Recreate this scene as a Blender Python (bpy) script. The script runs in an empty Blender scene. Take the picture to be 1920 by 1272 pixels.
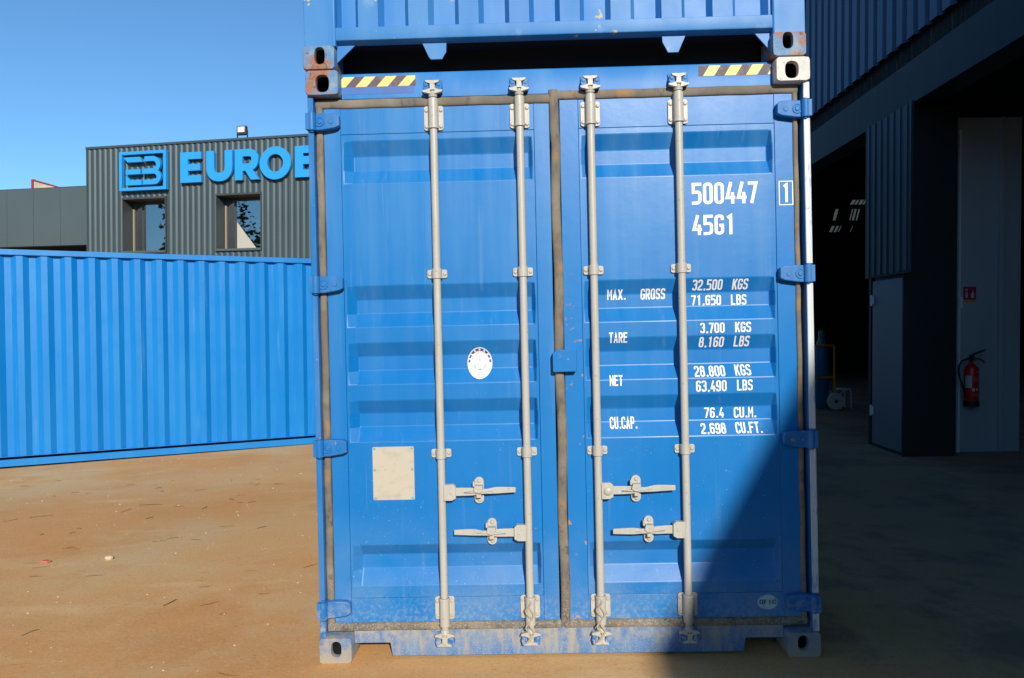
import bpy, bmesh, math, random
from mathutils import Vector, Matrix
random.seed(7)
R_ = math.radians
SC = bpy.context.scene
COL = SC.collection

# ---------------------------------------------------------------- camera, sky, sun, exposure
PITCH = 0.75
CAM_H = 1.611
cam = bpy.data.cameras.new("camera"); cam.sensor_width = 36.0; cam.lens = 26.25
cam.clip_start = 0.05; cam.clip_end = 2000
camo = bpy.data.objects.new("camera", cam); COL.objects.link(camo)
camo.location = (0, 0, CAM_H); camo.rotation_euler = (R_(90 - PITCH), 0, 0)
SC.camera = camo

# pose of the big container: measured against a 2.438 x 2.896 m end frame
RC = Matrix(((0.999571625617605, 0.019252133600601684, -0.022043607055177786),
             (-0.019424409808612084, 0.9997822295245927, -0.007627963713976833),
             (0.021891952031867667, 0.008052880146831708, 0.9997279097622388)))
TC = Vector((0.27580477981456664, 3.6267067380958617, -1.5635621888532625))
PM = Matrix.Rotation(R_(-PITCH), 3, 'X')
RW = PM @ RC
CW = PM @ TC + Vector((0, 0, CAM_H))
CONT_M = Matrix.Translation(CW) @ RW.to_4x4()

SUN = (RW @ Vector((0.24, -1.0, 0.46))).normalized()
sun_el = math.asin(SUN.z); sun_az = math.atan2(SUN.x, SUN.y)
w = bpy.data.worlds.new("World"); SC.world = w; w.use_nodes = True
nt = w.node_tree
sky = nt.nodes.new("ShaderNodeTexSky"); sky.sky_type = 'NISHITA'; sky.sun_disc = False
sky.sun_elevation = sun_el; sky.sun_rotation = sun_az
sky.altitude = 50; sky.air_density = 1.0; sky.dust_density = 0.4; sky.ozone_density = 2.0
# clear polarised blue: deeper colour, and darker towards the zenith
tcw = nt.nodes.new("ShaderNodeTexCoord"); sx_ = nt.nodes.new("ShaderNodeSeparateXYZ"); nt.links.new(tcw.outputs["Generated"], sx_.inputs[0])
mr = nt.nodes.new("ShaderNodeMapRange"); mr.interpolation_type = 'SMOOTHSTEP'
mr.inputs[1].default_value = .40; mr.inputs[2].default_value = .62; nt.links.new(sx_.outputs[2], mr.inputs[0])
tint = nt.nodes.new("ShaderNodeMix"); tint.data_type = 'RGBA'; nt.links.new(mr.outputs[0], tint.inputs[0])
tint.inputs[6].default_value = (.88, 1.41, 1.80, 1); tint.inputs[7].default_value = (.20, .29, .38, 1)
mlt = nt.nodes.new("ShaderNodeMix"); mlt.data_type = 'RGBA'; mlt.blend_type = 'MULTIPLY'; mlt.inputs[0].default_value = 1
nt.links.new(sky.outputs[0], mlt.inputs[6]); nt.links.new(tint.outputs[2], mlt.inputs[7])
bg = nt.nodes["Background"]; bg.inputs[1].default_value = 0.085
nt.links.new(mlt.outputs[2], bg.inputs[0])
sl = bpy.data.lights.new("sun", 'SUN'); sl.energy = 4.6; sl.angle = R_(0.53); sl.color = (1.0, 0.93, 0.82)
so = bpy.data.objects.new("sun", sl); COL.objects.link(so)
so.rotation_euler = SUN.to_track_quat('Z', 'Y').to_euler(); so.location = (10, -20, 15)
SC.view_settings.view_transform = 'Standard'; SC.view_settings.look = 'None'
SC.view_settings.exposure = 0.0; SC.view_settings.gamma = 1.0
SC.view_settings.use_curve_mapping = False
SC.cycles.max_bounces = 8; SC.cycles.diffuse_bounces = 4

# ---------------------------------------------------------------- materials
def lin(r, g, b):
    return tuple(((c / 255) / 12.92 if c / 255 <= .04045 else ((c / 255 + .055) / 1.055) ** 2.4) for c in (r, g, b)) + (1,)

def mat(name, base, rough=.5, metal=0.0, layers=(), bump=None, coat=0.0, rvar=0.0, spec=.5):
    m = bpy.data.materials.new(name); m.use_nodes = True
    t = m.node_tree; N = t.nodes; L = t.links
    p = N["Principled BSDF"]
    p.inputs["Roughness"].default_value = rough; p.inputs["Metallic"].default_value = metal
    p.inputs["Coat Weight"].default_value = coat; p.inputs["Coat Roughness"].default_value = .15
    p.inputs["Specular IOR Level"].default_value = spec
    tc = N.new("ShaderNodeTexCoord")
    rgb = N.new("ShaderNodeRGB"); rgb.outputs[0].default_value = base if len(base) == 4 else tuple(base) + (1,)
    cur = rgb.outputs[0]
    def noise(scale, detail=4, stretch=(1, 1, 1), rough_=.55, off=0):
        mp = N.new("ShaderNodeMapping"); L.new(tc.outputs["Object"], mp.inputs[0])
        mp.inputs["Scale"].default_value = stretch; mp.inputs["Location"].default_value = (off, off * 1.7, off * .6)
        n = N.new("ShaderNodeTexNoise"); n.inputs["Scale"].default_value = scale
        n.inputs["Detail"].default_value = detail; n.inputs["Roughness"].default_value = rough_
        L.new(mp.outputs[0], n.inputs["Vector"]); return n.outputs[0]
    def ramp(v, lo, hi, a=0., b=1.):
        r = N.new("ShaderNodeMapRange"); r.inputs[1].default_value = lo; r.inputs[2].default_value = hi
        r.inputs[3].default_value = a; r.inputs[4].default_value = b; L.new(v, r.inputs[0]); return r.outputs[0]
    def mul(a, b):
        x = N.new("ShaderNodeMath"); x.operation = 'MULTIPLY'; L.new(a, x.inputs[0])
        if hasattr(b, 'is_linked'): L.new(b, x.inputs[1])
        else: x.inputs[1].default_value = b
        return x.outputs[0]
    rmask = None
    for k, ly in enumerate(layers):
        f = ramp(noise(ly.get('scale', 5), ly.get('detail', 4), ly.get('stretch', (1, 1, 1)), ly.get('nrough', .55), off=ly.get('off', k * 3.1)), ly['lo'], ly['hi'])
        for ax in 'xyz':
            if ax in ly:
                sp = N.new("ShaderNodeSeparateXYZ"); L.new(tc.outputs["Object"], sp.inputs[0])
                a, b = ly[ax]; f = mul(f, ramp(sp.outputs['xyz'.index(ax)], a, b))
        if 'mask' in ly:                                    # second, broad noise that groups the wear
            s, lo, hi = ly['mask']; f = mul(f, ramp(noise(s, 2, off=11 + k), lo, hi))
        f = mul(f, ly.get('amt', 1.0))
        mx = N.new("ShaderNodeMix"); mx.data_type = 'RGBA'
        L.new(f, mx.inputs[0]); L.new(cur, mx.inputs[6]); c = ly['color']
        mx.inputs[7].default_value = c if len(c) == 4 else tuple(c) + (1,)
        cur = mx.outputs[2]
        if 'rough' in ly: rmask = (f, ly['rough'])
    L.new(cur, p.inputs["Base Color"])
    if rvar:
        L.new(ramp(noise(3.0, 5, off=5), .3, .7, rough - rvar, rough + rvar), p.inputs["Roughness"])
    elif rmask:
        L.new(ramp(rmask[0], 0, 1, rough, rmask[1]), p.inputs["Roughness"])
    if bump:
        b = N.new("ShaderNodeBump"); b.inputs["Strength"].default_value = bump[1]; b.inputs["Distance"].default_value = bump[2]
        L.new(noise(bump[0], 6, bump[3] if len(bump) > 3 else (1, 1, 1), off=2), b.inputs["Height"]); L.new(b.outputs[0], p.inputs["Normal"])
    return m

BLUE = (.003, .168, .51)
RUST = (.26, .09, .03); CHIP = (.42, .24, .10)
PALE = (.50, .58, .62)
m_paint = mat("blue_container_paint", BLUE, .365, rvar=.05, spec=.33, bump=(2.6, .14, .02), layers=[
    dict(color=(.016, .215, .56), scale=1.1, lo=.38, hi=.72, amt=.55, stretch=(1, 1, .5)),
    dict(color=(.25, .44, .66), scale=2.2, detail=6, lo=.36, hi=.80, stretch=(5, 1, .22), amt=.27, z=(.6, 2.6)),
    dict(color=(.004, .13, .45), scale=1.7, lo=.5, hi=.75, amt=.35),
    dict(color=(.30, .42, .52), scale=3, detail=6, lo=.3, hi=.7, amt=.35, z=(.75, .25)),
    dict(color=(.50, .56, .60), scale=260, detail=2, lo=.69, hi=.73, amt=.6, z=(.72, .28)),
    dict(color=(.42, .46, .46), scale=60, detail=8, lo=.45, hi=.70, amt=.42, z=(.36, .14)),
    dict(color=(.30, .40, .52), scale=14, detail=7, lo=.60, hi=.74, stretch=(2.2, 1, .10), amt=.14),
    dict(color=(.50, .56, .62), scale=120, detail=1, lo=.75, hi=.76, amt=.5, z=(1.6, .6))])
m_stile = mat("blue_chipped_stile_paint", BLUE, .37, rvar=.05, spec=.33, bump=(2.6, .14, .02), layers=[
    dict(color=(.016, .215, .56), scale=1.1, lo=.38, hi=.72, amt=.55, stretch=(1, 1, .5)),
    dict(color=CHIP, scale=26, detail=3, lo=.655, hi=.67, mask=(3, .42, .5), amt=.9, z=(2.0, 1.1), x=(.30, .12)),
    dict(color=(.30, .42, .52), scale=3, detail=6, lo=.3, hi=.7, amt=.35, z=(.75, .25)),
    dict(color=(.50, .56, .60), scale=260, detail=2, lo=.69, hi=.73, amt=.6, z=(.72, .28)),
    dict(color=(.42, .46, .46), scale=60, detail=8, lo=.45, hi=.70, amt=.42, z=(.36, .14))])
m_post = mat("blue_post_paint", (.012, .16, .47), .45, rvar=.05, spec=.3, layers=[
    dict(color=(.22, .36, .55), scale=3, lo=.45, hi=.7, amt=.35, stretch=(3, 3, .5)),
    dict(color=CHIP, scale=22, detail=3, lo=.70, hi=.715, amt=.9),
    dict(color=(.50, .47, .42), scale=40, detail=8, lo=.42, hi=.62, amt=.85, z=(.34, .05))])
m_pale = mat("chalky_white_post_edge", (.60, .66, .70), .45, layers=[
    dict(color=(.10, .28, .55), scale=20, detail=6, lo=.56, hi=.66, amt=.7, stretch=(2, 2, .5)),
    dict(color=RUST, scale=45, detail=4, lo=.69, hi=.71, amt=.8)])
m_sill = mat("scuffed_sill_paint", (.04, .16, .42), .6, bump=(90, .15, .004), layers=[
    dict(color=(.20, .30, .42), scale=6, lo=.35, hi=.70, amt=.8, stretch=(2, 1, .5)),
    dict(color=(.45, .48, .48), scale=160, detail=6, lo=.52, hi=.66, amt=.5),
    dict(color=(.40, .34, .24), scale=9, detail=6, lo=.52, hi=.66, amt=.7, stretch=(2.5, 1, .5)),
    dict(color=(.40, .36, .28), scale=30, detail=8, lo=.30, hi=.66, amt=.75, z=(.03, .12)),
    dict(color=(.06, .16, .42), scale=14, detail=6, lo=.56, hi=.68, amt=.6, stretch=(1, 1, .35))])
m_header = mat("header_paint", (.018, .19, .55), .45, spec=.3, layers=[
    dict(color=(.14, .34, .62), scale=2.5, detail=6, lo=.45, hi=.78, amt=.5, stretch=(2, 1, 1)),
    dict(color=(.10, .08, .05), scale=70, detail=3, lo=.72, hi=.74, amt=.6)])
m_cast = mat("rusty_blue_casting", (.085, .235, .45), .6, bump=(60, .35, .004), layers=[
    dict(color=(.30, .36, .40), scale=16, detail=7, lo=.48, hi=.66, amt=.7),
    dict(color=(.32, .12, .04), scale=8, detail=9, nrough=.7, lo=.465, hi=.57, amt=.95),
    dict(color=(.10, .04, .02), scale=38, detail=6, lo=.60, hi=.68, amt=.8)])
m_castw = mat("white_rusty_casting", (.66, .64, .60), .55, bump=(60, .3, .004), layers=[
    dict(color=RUST, scale=34, detail=6, lo=.60, hi=.68, amt=.8),
    dict(color=(.30, .35, .40), scale=12, detail=6, lo=.55, hi=.7, amt=.5)])
m_castd = mat("dusty_casting", (.38, .33, .25), .75, bump=(80, .4, .004), layers=[
    dict(color=(.10, .22, .42), scale=13, detail=8, nrough=.7, lo=.40, hi=.58, amt=.9, z=(.0, .075)),
    dict(color=RUST, scale=40, detail=4, lo=.66, hi=.70, amt=.6)])
m_bar = mat("beige_zinc_paint", (.475, .47, .425), .42, bump=(120, .06, .002), layers=[
    dict(color=(.40, .37, .30), scale=9, detail=6, lo=.5, hi=.72, amt=.5, stretch=(4, 4, .5)),
    dict(color=(.28, .20, .12), scale=55, detail=5, lo=.63, hi=.71, amt=.6), dict(color=(.62, .62, .58), scale=25, detail=5, lo=.58, hi=.72, amt=.5, stretch=(3, 3, .3)),
    dict(color=(.50, .44, .36), scale=40, detail=6, lo=.42, hi=.6, amt=.6, z=(.35, .08))])
m_bolt = mat("dull_bolt", (.36, .34, .29), .5)
m_gask = mat("weathered_rubber_gasket", (.160, .140, .115), .85, bump=(40, .35, .004, (1, 1, .3)), layers=[
    dict(color=(.27, .235, .18), scale=6, detail=7, lo=.42, hi=.66, amt=.8), dict(color=(.07, .062, .055), scale=30, detail=6, lo=.58, hi=.70, amt=.6, stretch=(1, 1, .35)),
    dict(color=(.36, .21, .08), scale=7, detail=6, lo=.56, hi=.68, amt=.7),
    dict(color=(.045, .04, .035), scale=16, detail=7, nrough=.65, lo=.55, hi=.64, amt=.8, z=(1.7, .3)),
    dict(color=(.45, .43, .38), scale=120, detail=6, lo=.52, hi=.62, amt=.5, z=(.5, .15))])
m_white = mat("white_lettering", (.90, .90, .89), .5, layers=[dict(color=(.40, .55, .75), scale=75, detail=5, lo=.64, hi=.72, amt=.7)])
m_yellow = mat("yellow_tape", (.80, .66, .20), .5, layers=[dict(color=(.45, .40, .30), scale=30, detail=5, lo=.55, hi=.7, amt=.5)])
m_tape = mat("dark_tape", (.105, .075, .095), .6, layers=[dict(color=(.28, .30, .36), scale=24, detail=5, lo=.5, hi=.7, amt=.5)])
m_resid = mat("tape_residue", (.035, .15, .48), .5, layers=[dict(color=(.06, .12, .40), scale=10, detail=5, lo=.45, hi=.6, amt=.7)])
m_black = mat("hole_dark", (.012, .012, .014), .9)
m_under = mat("dark_underside", (.012, .012, .013), .9)
m_plate = mat("blank_beige_plate", (.50, .47, .39), .5, layers=[
    dict(color=(.38, .36, .31), scale=14, detail=6, lo=.5, hi=.7, amt=.6, stretch=(1, 1, 2)), dict(color=(.22, .17, .11), scale=60, lo=.70, hi=.74, amt=.5)])
m_teal = mat("teal_rivet", (.18, .40, .42), .5)
m_stick = mat("white_sticker", (.86, .86, .83), .4)
m_navy = mat("navy_print", (.07, .08, .30), .5)
m_greyprint = mat("faded_print", (.30, .32, .40), .5)
m_dfic = mat("pale_teal_sticker", (.42, .62, .66), .45, layers=[dict(color=(.12, .40, .48), scale=22, detail=3, lo=.5, hi=.62, amt=.8)])
m_dtxt = mat("dark_teal_print", (.005, .06, .09), .5)
m_wire = mat("twisted_seal_wire", (.42, .36, .28), .6)
m_up = mat("faded_upper_paint", (.03, .20, .54), .45, rvar=.06, spec=.3, layers=[
    dict(color=(.12, .32, .60), scale=2.0, detail=5, lo=.42, hi=.78, amt=.6, stretch=(2, 1, .4)),
    dict(color=(.55, .45, .20), scale=16, detail=5, lo=.665, hi=.69, mask=(1.6, .52, .58), amt=.9),
    dict(color=(.45, .56, .68), scale=5, detail=6, lo=.62, hi=.76, amt=.35)])
m_side = mat("bright_blue_side_paint", (.003, .198, .58), .38, rvar=.05, spec=.45, layers=[
    dict(color=(.015, .25, .64), scale=1.4, detail=5, lo=.42, hi=.7, amt=.5, stretch=(2, 1, .35)),
    dict(color=(.40, .55, .72), scale=3.5, detail=4, lo=.62, hi=.8, amt=.22, stretch=(3, 1, .15))], bump=(1.5, .1, .03))
m_clad = mat("anthracite_cladding", (.044, .072, .084), .48, spec=.5, layers=[dict(color=(.058, .088, .100), scale=.8, lo=.4, hi=.7, amt=.5)])
m_panel = mat("grey_flat_panel", (.076, .106, .116), .5, layers=[dict(color=(.064, .090, .10), scale=.5, lo=.4, hi=.7, amt=.6)])
m_trim = mat("dark_grey_trim", (.05, .058, .06), .5)
m_trimb = mat("beige_window_edge", (.34, .27, .19), .5)  # beige of the strip along the window frame's left edge
m_logo = mat("bright_blue_sign", (.025, .33, .80), .4)
m_lamp = mat("floodlight_case", (.03, .033, .035), .4)
m_lens = mat("floodlight_glass", (.80, .82, .84), .2)
m_red = mat("red_sign_edge", (.30, .03, .04), .5)
m_board = mat("cream_board", (.60, .52, .40), .6, layers=[dict(color=(.40, .33, .25), scale=3, lo=.45, hi=.6, amt=.6)])
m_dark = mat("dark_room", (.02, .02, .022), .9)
m_wclad = mat("navy_shed_cladding", (.022, .070, .155), .5, layers=[dict(color=(.015, .05, .11), scale=1.2, lo=.4, hi=.7, amt=.6, stretch=(1, 1, .3))])
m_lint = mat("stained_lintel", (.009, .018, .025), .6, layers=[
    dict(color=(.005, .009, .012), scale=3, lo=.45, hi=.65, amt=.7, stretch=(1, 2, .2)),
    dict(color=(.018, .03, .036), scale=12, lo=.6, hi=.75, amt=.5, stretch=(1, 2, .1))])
m_rustb = mat("rusty_beam", (.012, .009, .008), .9, layers=[dict(color=(.13, .065, .04), scale=9, detail=6, lo=.5, hi=.66, amt=.7, stretch=(1, 2, .25))])
m_door = mat("grey_steel_door", (.19, .235, .275), .5)
m_part = mat("grey_partition_panel", (.38, .45, .50), .55, layers=[dict(color=(.30, .36, .40), scale=1.5, lo=.4, hi=.7, amt=.5, stretch=(1, 1, .3))])
m_dpan = mat("dark_return_panel", (.012, .022, .026), .6)
m_edge = mat("galvanised_edge", (.80, .82, .85), .4)
m_fire = mat("extinguisher_red", (.60, .012, .018), .3)
m_rub = mat("black_rubber", (.015, .015, .016), .6)
m_lab = mat("extinguisher_label", (.55, .56, .62), .5)
m_lab2 = mat("extinguisher_red_label", (.42, .12, .10), .5)
m_signr = mat("fire_sign_red", (.42, .02, .06), .5)
m_signy = mat("fire_sign_yellow", (.55, .36, .04), .5)
m_orange = mat("yellow_trolley_frame", (.70, .30, .01), .45)
m_cyl = mat("blue_gas_cylinder", (.02, .14, .32), .4)
m_cylt = mat("teal_cylinder_cap", (.03, .22, .22), .4)
m_wheel = mat("pale_wheel", (.75, .74, .70), .5)
m_trans = bpy.data.materials.new("dirty_rooflight"); m_trans.use_nodes = True
_t = m_trans.node_tree; _t.nodes.remove(_t.nodes["Principled BSDF"]); _b = _t.nodes.new("ShaderNodeBsdfTranslucent"); _b.inputs[0].default_value = (.62, .56, .46, 1); _t.links.new(_b.outputs[0], _t.nodes["Material Output"].inputs[0])
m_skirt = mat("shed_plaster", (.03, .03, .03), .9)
m_rock = mat("pale_stone", (.62, .48, .32), .9)
m_twig = mat("dry_twig", (.13, .085, .05), .9)
m_leaf = mat("tree_foliage", (.035, .065, .018), .7, layers=[dict(color=(.07, .11, .03), scale=2, lo=.4, hi=.6)])

def glass_mat():
    m = bpy.data.materials.new("window_glass"); m.use_nodes = True
    t = m.node_tree; t.nodes.remove(t.nodes["Principled BSDF"])
    g = t.nodes.new("ShaderNodeBsdfGlossy"); g.inputs["Roughness"].default_value = .01; g.inputs[0].default_value = (.75, .8, .85, 1)
    tr = t.nodes.new("ShaderNodeBsdfTransparent"); tr.inputs[0].default_value = (.7, .75, .78, 1)
    mx = t.nodes.new("ShaderNodeMixShader"); mx.inputs[0].default_value = .34
    t.links.new(tr.outputs[0], mx.inputs[1]); t.links.new(g.outputs[0], mx.inputs[2])
    t.links.new(mx.outputs[0], t.nodes["Material Output"].inputs[0]); return m
m_glass = glass_mat()

# ---------------------------------------------------------------- mesh helpers
class MB:
    def __init__(s): s.v = []; s.f = []
    def add(s, vs, fs):
        o = len(s.v); s.v += [tuple(v) for v in vs]; s.f += [tuple(i + o for i in f) for f in fs]; return s
    def box(s, x0, x1, y0, y1, z0, z1):
        vs = [(x0, y0, z0), (x1, y0, z0), (x1, y1, z0), (x0, y1, z0), (x0, y0, z1), (x1, y0, z1), (x1, y1, z1), (x0, y1, z1)]
        return s.add(vs, [(0, 3, 2, 1), (4, 5, 6, 7), (0, 1, 5, 4), (1, 2, 6, 5), (2, 3, 7, 6), (3, 0, 4, 7)])
    def prism(s, poly, ax, a, b):
        """polygon in the two other axes, extruded along ax from a to b"""
        def P(p, t): q = list(p); q.insert(ax, t); return tuple(q)
        n = len(poly)
        vs = [P(p, a) for p in poly] + [P(p, b) for p in poly]
        fs = [tuple(range(n)), tuple(range(2 * n - 1, n - 1, -1))] + [(i, n + i, n + (i + 1) % n, (i + 1) % n) for i in range(n)]
        return s.add(vs, fs)
    def tube(s, p0, p1, r, r1=None, n=18, caps=True):
        r1 = r if r1 is None else r1
        p0 = Vector(p0); p1 = Vector(p1); d = (p1 - p0).normalized()
        a = d.orthogonal().normalized(); b = d.cross(a)
        vs = []
        for p, q in ((p0, r), (p1, r1)):
            for k in range(n):
                t = 2 * math.pi * k / n; vs.append(p + (a * math.cos(t) + b * math.sin(t)) * q)
        fs = [(k, (k + 1) % n, n + (k + 1) % n, n + k) for k in range(n)]
        if caps: fs += [tuple(range(n - 1, -1, -1)), tuple(range(n, 2 * n))]
        return s.add(vs, fs)
    def lathe(s, o, prof, n=24, ax=2):
        """prof: (radius, height) list about axis ax through o"""
        vs = []; fs = []
        for r, h in prof:
            for k in range(n):
                t = 2 * math.pi * k / n; c, sn = r * math.cos(t), r * math.sin(t)
                vs.append({2: (o[0] + c, o[1] + sn, o[2] + h), 1: (o[0] + c, o[1] + h, o[2] + sn), 0: (o[0] + h, o[1] + c, o[2] + sn)}[ax])
        for i in range(len(prof) - 1):
            for k in range(n): fs.append((i * n + k, i * n + (k + 1) % n, (i + 1) * n + (k + 1) % n, (i + 1) * n + k))
        fs += [tuple(range(n - 1, -1, -1)), tuple(range((len(prof) - 1) * n, len(prof) * n))]
        return s.add(vs, fs)
    def path(s, pts, r, n=10):
        pts = [Vector(p) for p in pts]; vs = []; fs = []; a = None
        for i, p in enumerate(pts):
            d = (pts[min(i + 1, len(pts) - 1)] - pts[max(i - 1, 0)]).normalized()
            if a is None: a = d.orthogonal().normalized()
            a = (a - d * a.dot(d)).normalized(); b = d.cross(a)
            for k in range(n):
                t = 2 * math.pi * k / n; vs.append(p + (a * math.cos(t) + b * math.sin(t)) * r)
        for i in range(len(pts) - 1):
            for k in range(n): fs.append((i * n + k, i * n + (k + 1) % n, (i + 1) * n + (k + 1) % n, (i + 1) * n + k))
        fs += [tuple(range(n - 1, -1, -1)), tuple(range((len(pts) - 1) * n, len(pts) * n))]
        return s.add(vs, fs)
    def sheet(s, prof, ax, a, b):
        """open profile polyline swept along ax"""
        def P(p, t): q = list(p); q.insert(ax, t); return tuple(q)
        n = len(prof)
        return s.add([P(p, a) for p in prof] + [P(p, b) for p in prof], [(i, i + 1, n + i + 1, n + i) for i in range(n - 1)])
    def build(s, name, m, parent=None, bevel=0, seg=2, angle=35, recalc=True):
        me = bpy.data.meshes.new(name); me.from_pydata(s.v, [], s.f); me.update()
        if recalc:
            bm = bmesh.new(); bm.from_mesh(me); bmesh.ops.recalc_face_normals(bm, faces=bm.faces); bm.to_mesh(me); bm.free()
        me.polygons.foreach_set("use_smooth", [True] * len(me.polygons)); me.set_sharp_from_angle(angle=R_(angle))
        me.materials.append(m)
        o = bpy.data.objects.new(name, me); COL.objects.link(o)
        if parent is not None: o.parent = parent
        if bevel:
            bv = o.modifiers.new("edge_bevel", 'BEVEL'); bv.width = bevel; bv.segments = seg
            bv.limit_method = 'ANGLE'; bv.angle_limit = R_(40); bv.harden_normals = True
        return o

def tag(o, label, cat, group=None, kind=None):
    if label: o["label"] = label
    if cat: o["category"] = cat
    if group: o["group"] = group
    if kind: o["kind"] = kind
    return o
def thing(name, label, cat, mtx=None, group=None):
    o = bpy.data.objects.new(name, None); COL.objects.link(o); o.empty_display_size = .3
    if mtx is not None: o.matrix_world = mtx
    return tag(o, label, cat, group)

def rrect(x0, x1, z0, z1, r, n=4):
    pts = []
    for cx, cz, a0 in ((x1 - r, z1 - r, 0), (x0 + r, z1 - r, 90), (x0 + r, z0 + r, 180), (x1 - r, z0 + r, 270)):
        for k in range(n + 1):
            a = R_(a0 + 90 * k / n); pts.append((cx + r * math.cos(a), cz + r * math.sin(a)))
    return pts

# ---- stroke lettering
def rounded(path, closed):
    out = []; n = len(path)
    for i, p in enumerate(path):
        x, z = p[0], p[1]; r = p[2] if len(p) > 2 else 0
        if r <= 0 or (not closed and i in (0, n - 1)): out.append(Vector((x, z))); continue
        P = Vector((x, z)); A = Vector(path[i - 1][:2]); B = Vector(path[(i + 1) % n][:2])
        da = (A - P); db = (B - P); r = min(r, da.length * .5, db.length * .5)
        a = P + da.normalized() * r; b = P + db.normalized() * r
        for k in range(7):
            t = k / 6; out.append(a * (1 - t) ** 2 + P * 2 * t * (1 - t) + b * t * t)
    return out
def ribbon(path, wd, closed=False):
    """mitred ribbon about a centre line: (verts, quads) in 2D"""
    p = rounded(path, closed); q = [p[0]]
    for a in p[1:]:
        if (a - q[-1]).length > 1e-5: q.append(a)
    if closed and (q[0] - q[-1]).length < 1e-5: q.pop()
    n = len(q); vs = []
    for i in range(n):
        d0 = (q[i] - q[i - 1]).normalized() if (closed or i > 0) else None
        d1 = (q[(i + 1) % n] - q[i]).normalized() if (closed or i < n - 1) else None
        d0 = d0 or d1; d1 = d1 or d0
        n0 = Vector((-d0.y, d0.x)); n1 = Vector((-d1.y, d1.x)); m = (n0 + n1)
        m = n0 if m.length < 1e-4 else m.normalized()
        k = wd / 2 / max(.42, m.dot(n0)); vs += [q[i] + m * k, q[i] - m * k]
    seg = n if closed else n - 1
    return [(v.x, v.y) for v in vs], [(2 * i, 2 * i + 1, 2 * ((i + 1) % n) + 1, 2 * ((i + 1) % n)) for i in range(seg)]

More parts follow.
